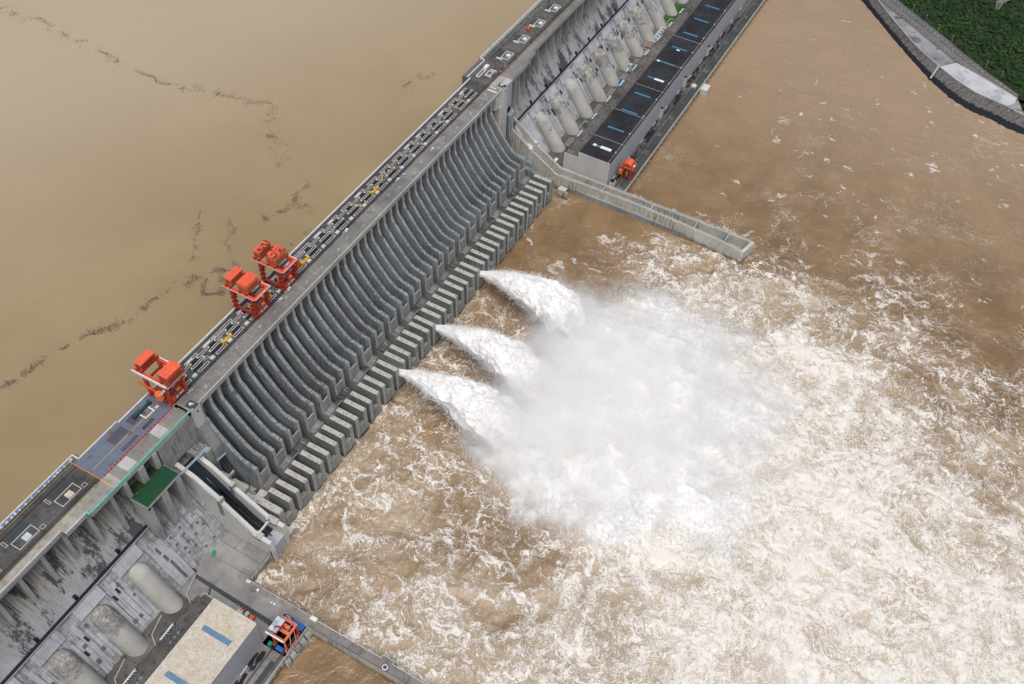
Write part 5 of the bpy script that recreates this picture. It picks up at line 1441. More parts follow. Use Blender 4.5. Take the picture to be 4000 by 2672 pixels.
r = thing('blue_skip', 'blue skip with a yellow side in a pit between far pipes', 'skip', (713, -50, 82))
g = MB(); g.box(708, 718, -53, -49, 82.2, 85); g.build('skip_body', M['blue'], r)
g = MB(); g.box(708, 718, -53.8, -53, 82.2, 84.6); g.build('skip_side', M['yline'], r)
r = thing('pump_box', 'small pale blue box at the foot of the first far pipe beside the guide wall', 'box', (531, -52, 82))
g = MB(); g.box(528, 534, -54, -51, 82, 85.4); g.build('box_body', M['padblue'], r)
g = MB(); g.box(527.8, 534.2, -54.2, -50.8, 85.4, 85.7); g.build('box_lid', M['white'], r)
r = thing('winch', 'small rusty red winch on the crest of the far dam section', 'winch', (606, 30, 185))
g = MB(); g.box(603, 609, 27.6, 32.4, 184.9, 185.6); g.build('base', M['darkred'], r)
g = MB(); g.cyl((604, 30, 187), (608, 30, 187), 1.3, n=10); g.bar((603.5,28,185.5), (606,30,190), .5); g.build('drum', M['orange'], r)
r = thing('gate_machine', 'white gate hoist frame on the crest between spillway and far section', 'hoist', (505, 29, 185))
g = MB(); g.frame(495, 511, 30.5, 34.5, 184.9, 186.4, .7); g.box(511.6, 519, 31, 35, 184.9, 187.2); g.build('hoist_frame', M['white'], r)
g = MB(); g.frame(503, 512, 21.5, 27.5, 184.9, 186, .9); g.box(501.5, 503, 20, 27, 184.9, 186.4); g.box(513, 514.6, 19.6, 26.6, 184.9, 186.4); g.build('basin_frame', M['offwhite'], r)
g = MB()
for q in range(5): g.box(481.5+q*.01, 482.5, 1.6+q*2.3, 3.4+q*2.3, 184.88, 184.94)
g.box(481, 483.6, 2, 12, 184.88, 184.92); g.box(487, 488.4, 5.4, 12.6, 184.88, 184.92); g.build('white_patch', M['wline'], r)

# ------------------------------------------------------------------ right bank
WL = [(1420,30),(1230,-130),(1101,-257),(1043,-308),(986,-358),(952,-390),(926,-420),(912,-448),(905,-476),(899,-500),(896,-521),(886,-580),(870,-680),(850,-820)]
KB = [(1440,5),(1240,-150),(1096,-281),(1052,-316),(1014,-350),(992,-373),(973,-397),(956,-420),(941,-448),(936,-470),(932,-490),(924,-512),(912,-575),(894,-680),(872,-820)]
LM = [(1470,80),(1270,-80),(1104,-274),(1087,-296),(1071,-317),(1055.7,-338),(1038.5,-359),(1022,-380.5),(1005,-402),(989.5,-424),(975,-447),(964,-473),(953,-497)]
RE = [(1500,90),(1300,-90),(1128,-286),(1112,-306),(1095,-328),(1078,-350),(1061,-372),(1044,-394),(1027,-414),(1010,-436),(992,-460),(979,-480),(967,-498)]
def resample(P, n):
    P = np.array(P, float); d = np.r_[0, np.cumsum(np.hypot(*np.diff(P, axis=0).T))]
    t = np.linspace(0, d[-1], n); return np.stack([np.interp(t, d, P[:, 0]), np.interp(t, d, P[:, 1])], 1)
W_ = resample(WL, 700); K_ = resample(KB, 700)
rows = []
m = 16
for j in range(m+1):
    t = j/m
    P = W_*(1-t)+K_*t
    z = 71+11*t
    nz_ = fbm(P[:, 0]*.25, P[:, 1]*.25, o=3, seed=5)*.7
    P = P+np.stack([fbm(P[:,0]*.12, P[:,1]*.12, o=2, seed=9), np.zeros(len(P))], 1)*(1.2 if j < 12 else 0)
    rows.append(np.c_[P, np.full(len(P), z)+nz_*(1 if 0 < j < m else 0)])
V = np.stack(rows, 1).reshape(-1, 3)
o = npmesh('river_bank', V, gridfaces(700, m+1), M['slopebank'], False); tag(o, 'dark stone revetment slope curving along the far bank', kind='structure')
def ribbon(name, A, B, z, mat, n=200, lab=None, z2=None):
    A = resample(A, n); B = resample(B, n)
    V = np.concatenate([np.c_[A, np.full(n, z)], np.c_[B, np.full(n, z if z2 is None else z2)]])
    F = [(i, i+1, n+i+1, n+i) for i in range(n-1)]
    o = npmesh(name, V, F, mat, False)
    if lab: tag(o, lab, kind='structure')
    return o
def off(P, d):
    P = np.array(P, float); T = np.gradient(P, axis=0); T /= np.linalg.norm(T, axis=1)[:, None]
    return P+np.stack([-T[:, 1], T[:, 0]], 1)*d
LK = resample(LM, 200); RK = resample(RE, 200); KK = resample(KB[:12], 200)
ribbon('pavement', KK, off(LK, 4), 82.0, M['plaza'], lab='stained pale pavement between revetment and bank road')
ribbon('road', off(LK, 4.5) if False else LK-np.array([3.4, 2.6]), RK, 82.05, M['bankroad'], lab='bank road with a yellow centre line')
mid_ = LK*.62+RK*.38
rm = thing('road_marking', 'yellow centre line and white dashes along the bank road', 'marking', (1040, -360, 82.1))
def strip(P, w, z, mat, name, dash=None):
    P = np.array(P); n = len(P); T = np.gradient(P, axis=0); T /= np.linalg.norm(T, axis=1)[:, None]; Nn = np.stack([-T[:, 1], T[:, 0]], 1)
    V = np.concatenate([np.c_[P-Nn*w/2, np.full(n, z)], np.c_[P+Nn*w/2, np.full(n, z)]])-np.array([1040, -360, 82.1])
    F = [(i, i+1, n+i+1, n+i) for i in range(n-1) if not dash or (i//dash) % 2 == 0]
    return npmesh(name, V, F, mat, False, parent=rm)
P600 = lambda A: resample(A, 600)
strip(P600(mid_), .55, 82.075, M['yline'], 'centre_line')
strip(P600(LK*.80+RK*.20), .4, 82.075, M['wline'], 'lane_dash', 3)
strip(P600(LK*.25+RK*.75), .4, 82.075, M['wline'], 'lane_dash', 3)
strip(P600(LK*.03+RK*.97), .5, 82.08, M['guidetop'], 'road_edge')
g = MB()
for a, b in zip(KB[:-1], KB[1:]): g.bar((a[0], a[1], 82.3), (b[0], b[1], 82.3), 1.1, .9)
kb = thing('quay_kerb', 'pale concrete kerb wall along the top of the curved revetment', 'kerb', (973, -397, 82)); g.build('kerb_wall', M['slab'], kb)
o = MB(); o.poly([(973.5,-397.5), (994,-413), (984,-438), (971,-466), (956,-497), (942.5,-496), (933,-489), (937,-470), (942,-448), (957,-421)], 81.9, 82.12)
wp = thing('white_plaza', 'bright white curved concrete platform between the kerb and the bank road', 'platform', (955, -450, 82)); o.build('platform_slab', M['plazaw'], wp)
g = MB()
for a, b in (((994,-413), (984,-438)), ((984,-438), (971,-466)), ((971,-466), (956,-497)), ((973.5,-397.5), (994,-413)), ((956,-497), (942.5,-496))): g.bar((a[0], a[1], 82.6), (b[0], b[1], 82.6), .7, 1.0)
g.build('platform_parapet', M['white'], wp)
st = thing('bank_stairs', 'pale narrow stair running down the revetment near the white platform', 'stairs', (962, -392, 78))
g = MB(); g.bar((974, -394, 82.2), (950, -391, 76.6), 1.6, .5); g.bar((974, -392.8, 82.6), (950, -389.8, 77.2), .3); g.build('stair_flight', M['slab'], st)
# hill ground and forest
gx = np.linspace(900, 1700, 120); gy = np.linspace(-900, 300, 160)
GX, GY = np.meshgrid(gx, gy, indexing='ij')
redge = np.interp(GY, [p[1] for p in [(880,-900),(905,-700),(925,-560),(940,-515)]+RE[::-1]], [p[0] for p in [(880,-900),(905,-700),(925,-560),(940,-515)]+RE[::-1]])
dd = GX-redge
GZ = 80.5+np.clip(dd, -20, 400)*.045+fbm(GX*.012, GY*.012, o=3, seed=31)*4*np.clip(dd/40, 0, 1)
GZ = np.where(dd < 1, 80.0, GZ)
keep = gridfaces(120, 160); keep = keep[(dd.ravel()[keep] > -6).all(1)]
o = npmesh('ground', np.stack([GX, GY, GZ], -1).reshape(-1, 3), keep, M['soil']); tag(o, 'dark overgrown ground under the forest on the right bank', kind='structure')
nt = 9000
tx = 930+RNG.random(nt)*420; ty = -620+RNG.random(nt)*520
re_ = np.interp(ty, [p[1] for p in [(880,-900),(905,-700),(925,-560),(940,-515)]+RE[::-1]], [p[0] for p in [(880,-900),(905,-700),(925,-560),(940,-515)]+RE[::-1]])
ok = (tx-re_ > 2.5) & (tx-re_ < 330); tx, ty, re_ = tx[ok], ty[ok], re_[ok]
tz = 80.5+np.clip(tx-re_, 0, 400)*.045+fbm(tx*.012, ty*.012, o=3, seed=31)*4*np.clip((tx-re_)/40, 0, 1)
nt = len(tx); hgt = (2.2+RNG.random(nt)*4.2)*np.clip((tx-re_)/18, .35, 1)*(1+.35*vnoise(tx*.04, ty*.04, seed=77)); rad = 1.8+RNG.random(nt)*2.0
nl = 30
u = RNG.normal(size=(nt, nl, 3)); u /= np.linalg.norm(u, axis=2, keepdims=True); u[..., 2] = np.abs(u[..., 2])*1.0-.15
rr = (.55+.45*RNG.random((nt, nl, 1)))
cen = np.stack([tx, ty, tz+hgt*.75], 1)[:, None, :]+u*rr*np.stack([rad, rad, hgt*.45], 1)[:, None, :]
ax1 = RNG.normal(size=(nt, nl, 3)); ax1 = ax1-(ax1*u).sum(2, keepdims=True)*u*.8; ax1 /= np.linalg.norm(ax1, axis=2, keepdims=True)
ax2 = np.cross(u, ax1); ax2 /= np.linalg.norm(ax2, axis=2, keepdims=True)
s1 = (.45+RNG.random((nt, nl, 1))*.55)
q4 = np.stack([cen-ax1*s1-ax2*s1*.6, cen+ax1*s1-ax2*s1*.6, cen+ax1*s1+ax2*s1*.6, cen-ax1*s1+ax2*s1*.6], 2).reshape(-1, 3)
o = npmesh('forest', q4, np.arange(len(q4)).reshape(-1, 4), M['leaf'], False); tag(o, 'dense dark green forest covering the right bank', 'forest', kind='stuff')
# street lamps
sl = thing('street_lamp', 'lamp', 'street lamp', (0,0,0), group='street lamps along the bank road')
g = MB(); g.cyl((0,0,0), (0,0,9), .2, .13, 6); g.build('pole', M['offwhite'], sl, base=(0,0,0))
g = MB(); g.bar((0,0,9), (1.9,.6,9.7), .18); g.build('arm', M['offwhite'], sl, base=(0,0,0))
g = MB(); g.box(1.6, 2.7, .4, .85, 9.6, 9.8); g.build('lamp_head', M['lamp'], sl, base=(0,0,0))
n = 0
for i, (x, y) in enumerate([(1104,-274),(1087.1,-295.9),(1071.2,-317.2),(1055.7,-338),(1038.5,-359.3),(1021.9,-380.5),(1005.3,-402.4),(989.5,-424.3),(975,-447.3),(963.9,-472.7)]):
    lab = f'street lamp on the water side of the bank road, {ords[i]} from the top'
    if n == 0: sl.location = (x, y, 82.05); sl['label'] = lab
    else: dup(sl, (x, y, 82.05), None, lab)
    n += 1
for i, (x, y) in enumerate([(1104.1,-306.5),(1089,-330),(1072,-352),(1056,-373),(1040,-395),(1003,-448),(989,-470)]):
    dup(sl, (x+3, y-1, 82.0), .4, f'street lamp on the forest side of the bank road, {ords[i]} from the top')
# lattice pylon among the trees
py = thing('lattice_pylon', 'pale lattice pylon rising from the forest at the top right corner', 'pylon', (1150, -434, 88))
g = MB(); B0 = Vector((1150, -434, 86))
def lat(a0, a1, w0, w1, n, name):
    g = MB(); prev = None
    for i in range(n+1):
        t = i/n; c = a0.lerp(a1, t); w = w0+(w1-w0)*t
        cur = [c+Vector((sx*w, sy*w, 0)) for sx, sy in ((-1,-1),(1,-1),(1,1),(-1,1))]
        if prev:
            for q in range(4): g.bar(prev[q], cur[q], .3); g.bar(prev[q], cur[(q+1) % 4], .22); g.bar(cur[q], cur[(q+1) % 4], .22)
        prev = cur
    g.build(name, M['offwhite'], py)
lat(B0, B0+Vector((0,0,16)), 1.2, 4.2, 5, 'mast')
lat(B0+Vector((0,0,16)), B0+Vector((-2,-12,27)), 3, 1.5, 4, 'mast_arm'); lat(B0+Vector((0,0,16)), B0+Vector((2,12,27)), 3, 1.5, 4, 'mast_arm')
g = MB()
for q in range(12): 
    a = B0+Vector((0, -18+q*3, 27)); g.bar(a, a+Vector((0,3,0)), .3); g.bar(a+Vector((0,0,2)), a+Vector((0,3,2)), .3); g.bar(a, a+Vector((0,3,2)), .22)
    g.bar(a+Vector((1.5,0,1)), a+Vector((1.5,3,1)), .25)
g.build('cross_arm', M['offwhite'], py)

# ------------------------------------------------------------------ water
OCT = np.array([(1,0,0),(-1,0,0),(0,1,0),(0,-1,0),(0,0,1),(0,0,-1)], float)
OF = np.array([(0,2,4),(2,1,4),(1,3,4),(3,0,4),(2,0,5),(1,2,5),(3,1,5),(0,3,5)])
def drops(p, r, name, parent=None):
    n = len(p); V = (p[:, None, :]+OCT[None]*r[:, None, None]*(.7+.6*RNG.random((n, 6, 1)))).reshape(-1, 3)
    F = (np.arange(n)[:, None, None]*6+OF[None]).reshape(-1, 3)
    o = npmesh(name, V, F, M['foam'], True, parent=parent); o['kind'] = 'stuff'
    return o
def nonuni(a, b, fine0, fine1, hf, hc):
    L = list(np.arange(fine0, fine1+hf*.5, hf)); x = fine1; h = hf
    while x < b: h = min(h*1.12, hc); x += h; L.append(x)
    x = fine0; h = hf; P = []
    while x > a: h = min(h*1.12, hc); x -= h; P.append(x)
    return np.array(P[::-1]+L)
rx = nonuni(-500, 1600, -75, 600, 1.5, 14); ry = nonuni(-1300, -30, -640, -66, 1.5, 14)
RX, RY = np.meshgrid(rx, ry, indexing='ij')
FP = np.array([(477,-122,.1),(426,-116,.12),(481,-167,.12),(364,-87,.12),(355,-122,.15),(284,-79,.35),(274,-108,.35),(206,-105,.38),(210,-75,.3),(158,-94,.4),(164,-76,.35),(117,-80,.5),(73,-83,.52),(37,-96,.55),(1,-83,.5),(-26,-104,.55),(-33,-134,.5),(89,-112,.5),(69,-151,.5),(134,-136,.3),(106,-166,.42),(28,-152,.5),(40,-195,.52),(96,-198,.36),(41,-242,.55),(78,-252,.36),(90,-226,.34),(113,-274,.68),(134,-311,.8),(113,-321,.8),(155,-439,.93),(196,-554,.93),(180,-618,.9),(34,-314,.7),(84,-400,.85),(104,-477,.92),(-5,-245,.6),(-17,-183,.56),(-39,-243,.62),(0,-310,.66),(-41,-163,.52),(419,-349,.8),(382,-413,.84),(328,-380,.95),(349,-472,.78),(257,-474,.95),(329,-546,.7),(339,-589,.55),(293,-608,.75),(487,-462,.58),(415,-528,.58),(395,-579,.6),(373,-594,.58),(442,-286,.7),(463,-320,.66),(473,-372,.66),(463,-249,.5),(424,-207,.5),(452,-180,.35),(475,-203,.42),(473,-230,.42),(413,-168,.18),(389,-150,.15),(498,-308,.42),(495,-324,.36),(512,-388,.48),(505,-348,.4),(531,-362,.12),(534,-395,.16),(526,-439,.36),(554,-472,.24),(490,-500,.3),(522,-466,.22),(476,-540,.36),(447,-582,.32),(423,-597,.45),(376,-627,.6),(448,-640,.2),(528,-530,.16),(513,-570,.15),(593,-350,.09),(613,-459,.13),(578,-546,.12),(711,-376,.12),(745,-517,.13),(879,-364,.12),(807,-148,.07),(688,-159,.12),(930,-175,.06),(597,-150,.16),(542,-187,.08),(572,-236,.07),(543,-307,.2),(899,-292,.09),(675,-230,.06),(688,-582,.12),(240,-250,1.0),(290,-220,1.0),(200,-300,1.0),(300,-300,1.0),(170,-220,.9),(170,-260,.95),(360,-200,.8),(260,-350,1.0),(370,-240,.9),(260,-664,.9),(360,-651,.6),(230,-200,.9),(300,-250,.95),(200,-280,.95),(360,-250,.85),(335,-150,.5),(250,-330,.95),(1100,-200,.06),(1000,-800,.1),(300,-1000,.7),(-200,-300,.6),(0,-700,.8)])
num = np.zeros_like(RX); den = np.zeros_like(RX)
wx = RX+fbm(RX*.02, RY*.02, o=3, seed=3)*26; wy = RY+fbm(RX*.02, RY*.02, o=3, seed=4)*26
for x, y, f in FP:
    w = 1/(((wx-x)**2+(wy-y)**2)+60)**1.7
    num += w*f; den += w
FO = num/den
pond = (RX < -58.2) & (RY > -420)
FO = np.where(pond, np.clip(.35-np.hypot(RX+62, RY+146)/22, 0.0, .3), FO)
FO = np.where((RX > 500) & (RX < 517) & (RY > -292), .05, FO)
amp = .16+1.15*sstep(.1, .5, FO)
amp = np.where(pond, .03, amp)
ux = RX+vnoise(RX*.05, RY*.05, seed=8)*7; uy = RY+vnoise(RX*.05, RY*.05, seed=18)*7
r1 = ridge(ux/24, uy/24, o=4, seed=21, g=.6); r2 = ridge(ux/8, uy/8, o=3, seed=22, g=.6)
cr = (.7*r1+.3*r2); cr = (cr-cr.mean())/cr.std()
RZ = 72+amp*(.55*cr+.18*fbm(ux/4, uy/4, o=2, seed=23))
far_ = np.clip((RX-620)/100, 0, 1)
crest = np.clip(.5+cr*.17, 0, 1)
# white water piled up where the jets land
BL = [(345,-195,26,30,9),(305,-215,42,40,12),(270,-205,40,34,13),(245,-250,50,45,14),(205,-225,40,42,13),(165,-205,30,36,13),(150,-240,26,34,12),(180,-285,42,40,12),(150,-300,22,24,8),(240,-310,50,40,9),(300,-290,45,45,8),(340,-250,34,40,7),(215,-345,40,22,6),(360,-300,50,60,4),(300,-370,60,40,4),(395,-240,34,45,3.5),(200,-380,50,30,3.5)]
H = np.zeros_like(RX)
ax_ = RX+fbm(RX*.03, RY*.03, o=4, seed=61)*24; ay_ = RY+fbm(RX*.03, RY*.03, o=4, seed=62)*24
for x, y, a, b, h in BL: H += h*np.exp(-(((ax_-x)/(a*.85))**2+((ay_-y)/(b*.85))**2))
b1 = ridge(RX/20, RY/20, H/14, o=4, seed=63, g=.55); b2 = ridge(RX/6.5, RY/6.5, H/7, o=3, seed=64, g=.6)
Hh = np.minimum(H, 17)
RZ = RZ+Hh*(.6+.9*(b1-.55))+np.clip(Hh/10, 0, 1)*(b2-.55)*4.5
mound = np.clip(Hh/9, 0, 1)
hm = np.argwhere((H > .8) & (H < 9)); pk_ = hm[RNG.integers(0, len(hm), 40000)]
pp = np.stack([RX[pk_[:,0], pk_[:,1]], RY[pk_[:,0], pk_[:,1]], RZ[pk_[:,0], pk_[:,1]]], 1)+RNG.normal(size=(40000, 3))*np.array([3.2, 3.2, .8])
pp[:, 2] = np.maximum(pp[:, 2]+RNG.exponential(1.0, 40000), 72.4)
o = drops(pp, .12+.5*RNG.random(40000)**2.4, 'spray_drops')
tag(o, 'white droplets flung up around the place where the jets hit the river', 'spray', kind='stuff')
o = npmesh('river_water', np.stack([RX, RY, RZ], -1).reshape(-1, 3), gridfaces(len(rx), len(ry)), M['river'], True, {'foam': FO.ravel(), 'crest': crest.ravel(), 'mound': mound.ravel()})
tag(o, 'brown river below the dam with lacy foam and white churning water', kind='structure')
g = MB(); g.v = [(-600,37,156),(1700,37,156),(1700,1600,156),(-600,1600,156)]; g.f = [(0,1,2,3)]
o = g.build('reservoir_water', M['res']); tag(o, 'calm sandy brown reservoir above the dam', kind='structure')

# floating debris on the reservoir
trk = [[(-80,172,2),(-38.7,163.7,4),(-15,157,5),(9.7,149.7,3),(23,149,2),(36.6,148.2,4),(46,139,5),(60,131,9),(72.3,127.9,5),(94.7,125.5,2.5),(109.6,124.4,2)],
       [(109,124,2),(113,112.9,5),(120,116,7),(127.1,119.5,6),(133,112,4)],
       [(144.8,102.6,5),(152,98,7),(150,92,6),(139.7,86.8,6),(128,84,5),(118.5,89,5),(120,96,3),(130,100,3),(144,103,4)],
       [(154,131.1,3),(165,138,4),(182,150,5),(200,160,3)], [(165.1,81.6,3),(172,100,3),(180,120.4,4),(195,125,5),(208.2,134.8,3)],
       [(196,66,6),(206,70,6),(214,64,4)], [(225,110,9),(240,104,8),(256,98,6)], [(252,80,5),(262,86,6),(270,92,4)], [(250.5,92.3,7),(270,100,6),(293,108.9,5)],
       [(368.7,215.4,7),(362,250,8),(343,315.7,6),(342.1,405.9,8),(355.9,535.8,10),(351.7,592.2,9)], [(463.5,107.5,9),(490,110,8),(520,90,5)], [(230,60,4),(238,66,3)],[(300,140,12),(330,180,10),(368,215,8)]]
cs = []
for t_ in trk:
    for (x0, y0, w0), (x1, y1, w1) in zip(t_[:-1], t_[1:]):
        L = math.hypot(x1-x0, y1-y0); n = int(L*(w0+w1)*.5*3.4)
        n = min(n, 3200)
        n = int(n*(1.7 if x0 < 155 and y0 < 175 else (.45 if y0 > 190 or x0 > 290 else .8)))
        s = RNG.random(n); ww = w0+(w1-w0)*s
        px = x0+(x1-x0)*s+RNG.normal(size=n)*ww*.36*(1+1.5*(RNG.random(n)<.2)); py_ = y0+(y1-y0)*s+RNG.normal(size=n)*ww*.36*(1+1.5*(RNG.random(n)<.2))
        qx = px+fbm(px*.06, py_*.06, o=2, seed=41)*7; qy = py_+fbm(px*.06, py_*.06, o=2, seed=42)*7
        keepm = fbm(qx*.12, qy*.12, o=3, seed=43) > -.28+.45*RNG.random(n)
        cs.append(np.stack([qx, qy], 1)[keepm])
for q in range(1): cs.append(np.stack([-100+RNG.random(260)*700, 45+RNG.random(260)*400], 1))
cs = np.concatenate(cs); n = len(cs)
aa = RNG.random(n)*math.pi; l_ = (.1+RNG.random(n)**4*.9); w_ = .08+RNG.random(n)*.16
d1 = np.stack([np.cos(aa)*l_, np.sin(aa)*l_], 1); d2 = np.stack([-np.sin(aa)*w_, np.cos(aa)*w_], 1)
V = []; 
for sgn in ((-1,-1),(1,-1),(1,1),(-1,1)): V.append(np.c_[cs+d1*sgn[0]+d2*sgn[1], np.full(n, 156.03)])
for sgn in ((-1,-1),(1,-1),(1,1),(-1,1)): V.append(np.c_[cs+(d1*sgn[0]+d2*sgn[1])*.8, 156.1+.15*RNG.random(n)])
V = np.stack(V, 1).reshape(-1, 3); b_ = np.arange(n)[:, None]*8
F = np.concatenate([b_+np.array([f]) for f in ((4,5,6,7),(0,1,5,4),(1,2,6,5),(2,3,7,6),(3,0,4,7))])
def mk_debris():
    t = NT('driftwood'); P = t.pos()
    wn = t.new('ShaderNodeTexNoise'); t.put(wn.inputs['Vector'], P); wn.inputs['Scale'].default_value = .8; wn.inputs['Detail'].default_value = 4
    v = wn.outputs['Fac']
    c = t.mix(t.ramp(v, .35, .6), (.045,.04,.035), (.17,.14,.11)); c = t.mix(t.ramp(v, .68, .72), c, (.6,.6,.58))
    return t.done(c, .9, .2)
o = npmesh('debris', V, F, mk_debris(), False); tag(o, 'thin drifting rafts of floating wood and litter on the reservoir', 'floating debris', kind='stuff')

# ------------------------------------------------------------------ the three jets
def jet(xc, label, seed, L=118, up=21, v=34.0):
    nu, nv = 300, 150
    s = np.linspace(-19, L, nu)[:, None]; th = np.linspace(0, 2*np.pi, nv, endpoint=False)[None, :]
    a_ = math.radians(up); sp = np.maximum(s, 0)
    zf = np.interp(s, [-19, -11, -5, 0], [84.2, 83.6, 86.0, 88.4])
    zc = np.where(s < 0, zf+2.2, 90.6+math.tan(a_)*sp-9.8*sp**2/(2*v*v*math.cos(a_)**2))
    hw = np.where(s < 0, 3.45, 3.45+.03*sp+.235*np.maximum(sp-4, 0)*(1-.25*sp/L)); hh = np.where(s < 0, 2.3, 2.3+.115*sp)
    hw = hw*np.sqrt(np.clip(1-(np.clip(s-L*.66, 0, None)/(L*.345))**2, .001, 1)); hh = hh*np.sqrt(np.clip(1-(np.clip(s-L*.66, 0, None)/(L*.345))**2, .001, 1))
    c, q = np.cos(th), np.sin(th); pw = np.where(s < 2, .45, np.where(s < 14, .45+.55*(s-2)/12, 1.0))
    X = hw*np.sign(c)*np.abs(c)**pw; Z = hh*np.sign(q)*np.abs(q)**pw
    Yv = -73-s+0*th
    wx_, wy_, wz_ = X, s+0*th, Z
    k1 = ridge(wx_/9+seed, wy_/17, wz_/9, o=4, seed=seed); k2 = ridge(wx_/3+seed, wy_/6.5, wz_/3, o=4, seed=seed+50, g=.6)
    sil = fbm(wy_/14+c*1.3, q*1.3+seed, wy_*0, o=3, seed=seed+9)
    disp = np.clip(s/26, 0, 1)**.8*(np.clip(sp/70, .35, 1))*((k1-.6)*9+(k2-.6)*3.0+sil*6)
    nx_, nz2 = c/hw, q/hh; nn = np.sqrt(nx_**2+nz2**2); nx_, nz2 = nx_/nn, nz2/nn
    X = X+nx_*disp; Z = Z+nz2*disp*.8
    V = np.stack([xc+X, Yv-np.clip(s/40, 0, 1)*(k2-.6)*6, zc+Z], -1).reshape(-1, 3)
    i, j = np.meshgrid(np.arange(nu-1), np.arange(nv), indexing='ij'); j2 = (j+1) % nv
    F = np.stack([(i*nv+j).ravel(), ((i+1)*nv+j).ravel(), ((i+1)*nv+j2).ravel(), (i*nv+j2).ravel()], 1)
    o = npmesh('water_jet', V, F, M['foam'])
    n = 26000
    G = V.reshape(nu, nv, 3); lo = int(nu*.17)
    ii = (lo+(nu-1-lo)*RNG.random(n)**.8).astype(int); jj = RNG.integers(0, nv, n)
    p = G[ii, jj]; ctr = G[ii].mean(1); d = p-ctr; d /= np.linalg.norm(d, axis=1, keepdims=True)+1e-6
    sfr = (ii/nu)[:, None]
    p = p+d*RNG.exponential(1.0, (n, 1))*(.3+2.6*sfr)+RNG.normal(size=(n, 3))*.5
    p[:, 2] -= RNG.exponential(1.0, n)*sfr[:, 0]*2.0; p[:, 1] += RNG.exponential(1.0, n)*sfr[:, 0]*2.5
    drops(p, (.12+.42*RNG.random(n)**2.2)*(.7+.6*sfr[:, 0]), 'spray_drops', o)
    return tag(o, label, 'water jet', 'white water jets shooting from the spillway buckets')
jet(178.5, 'white water jet shooting from the spillway, lowest and nearest of the three', 101, 134, 21, 35.5)
jet(241.5, 'white water jet shooting from the spillway, middle one of the three', 202, 126, 21, 35)
jet(325.5, 'white water jet shooting from the spillway, uppermost of the three', 303, 128, 20, 35.5)

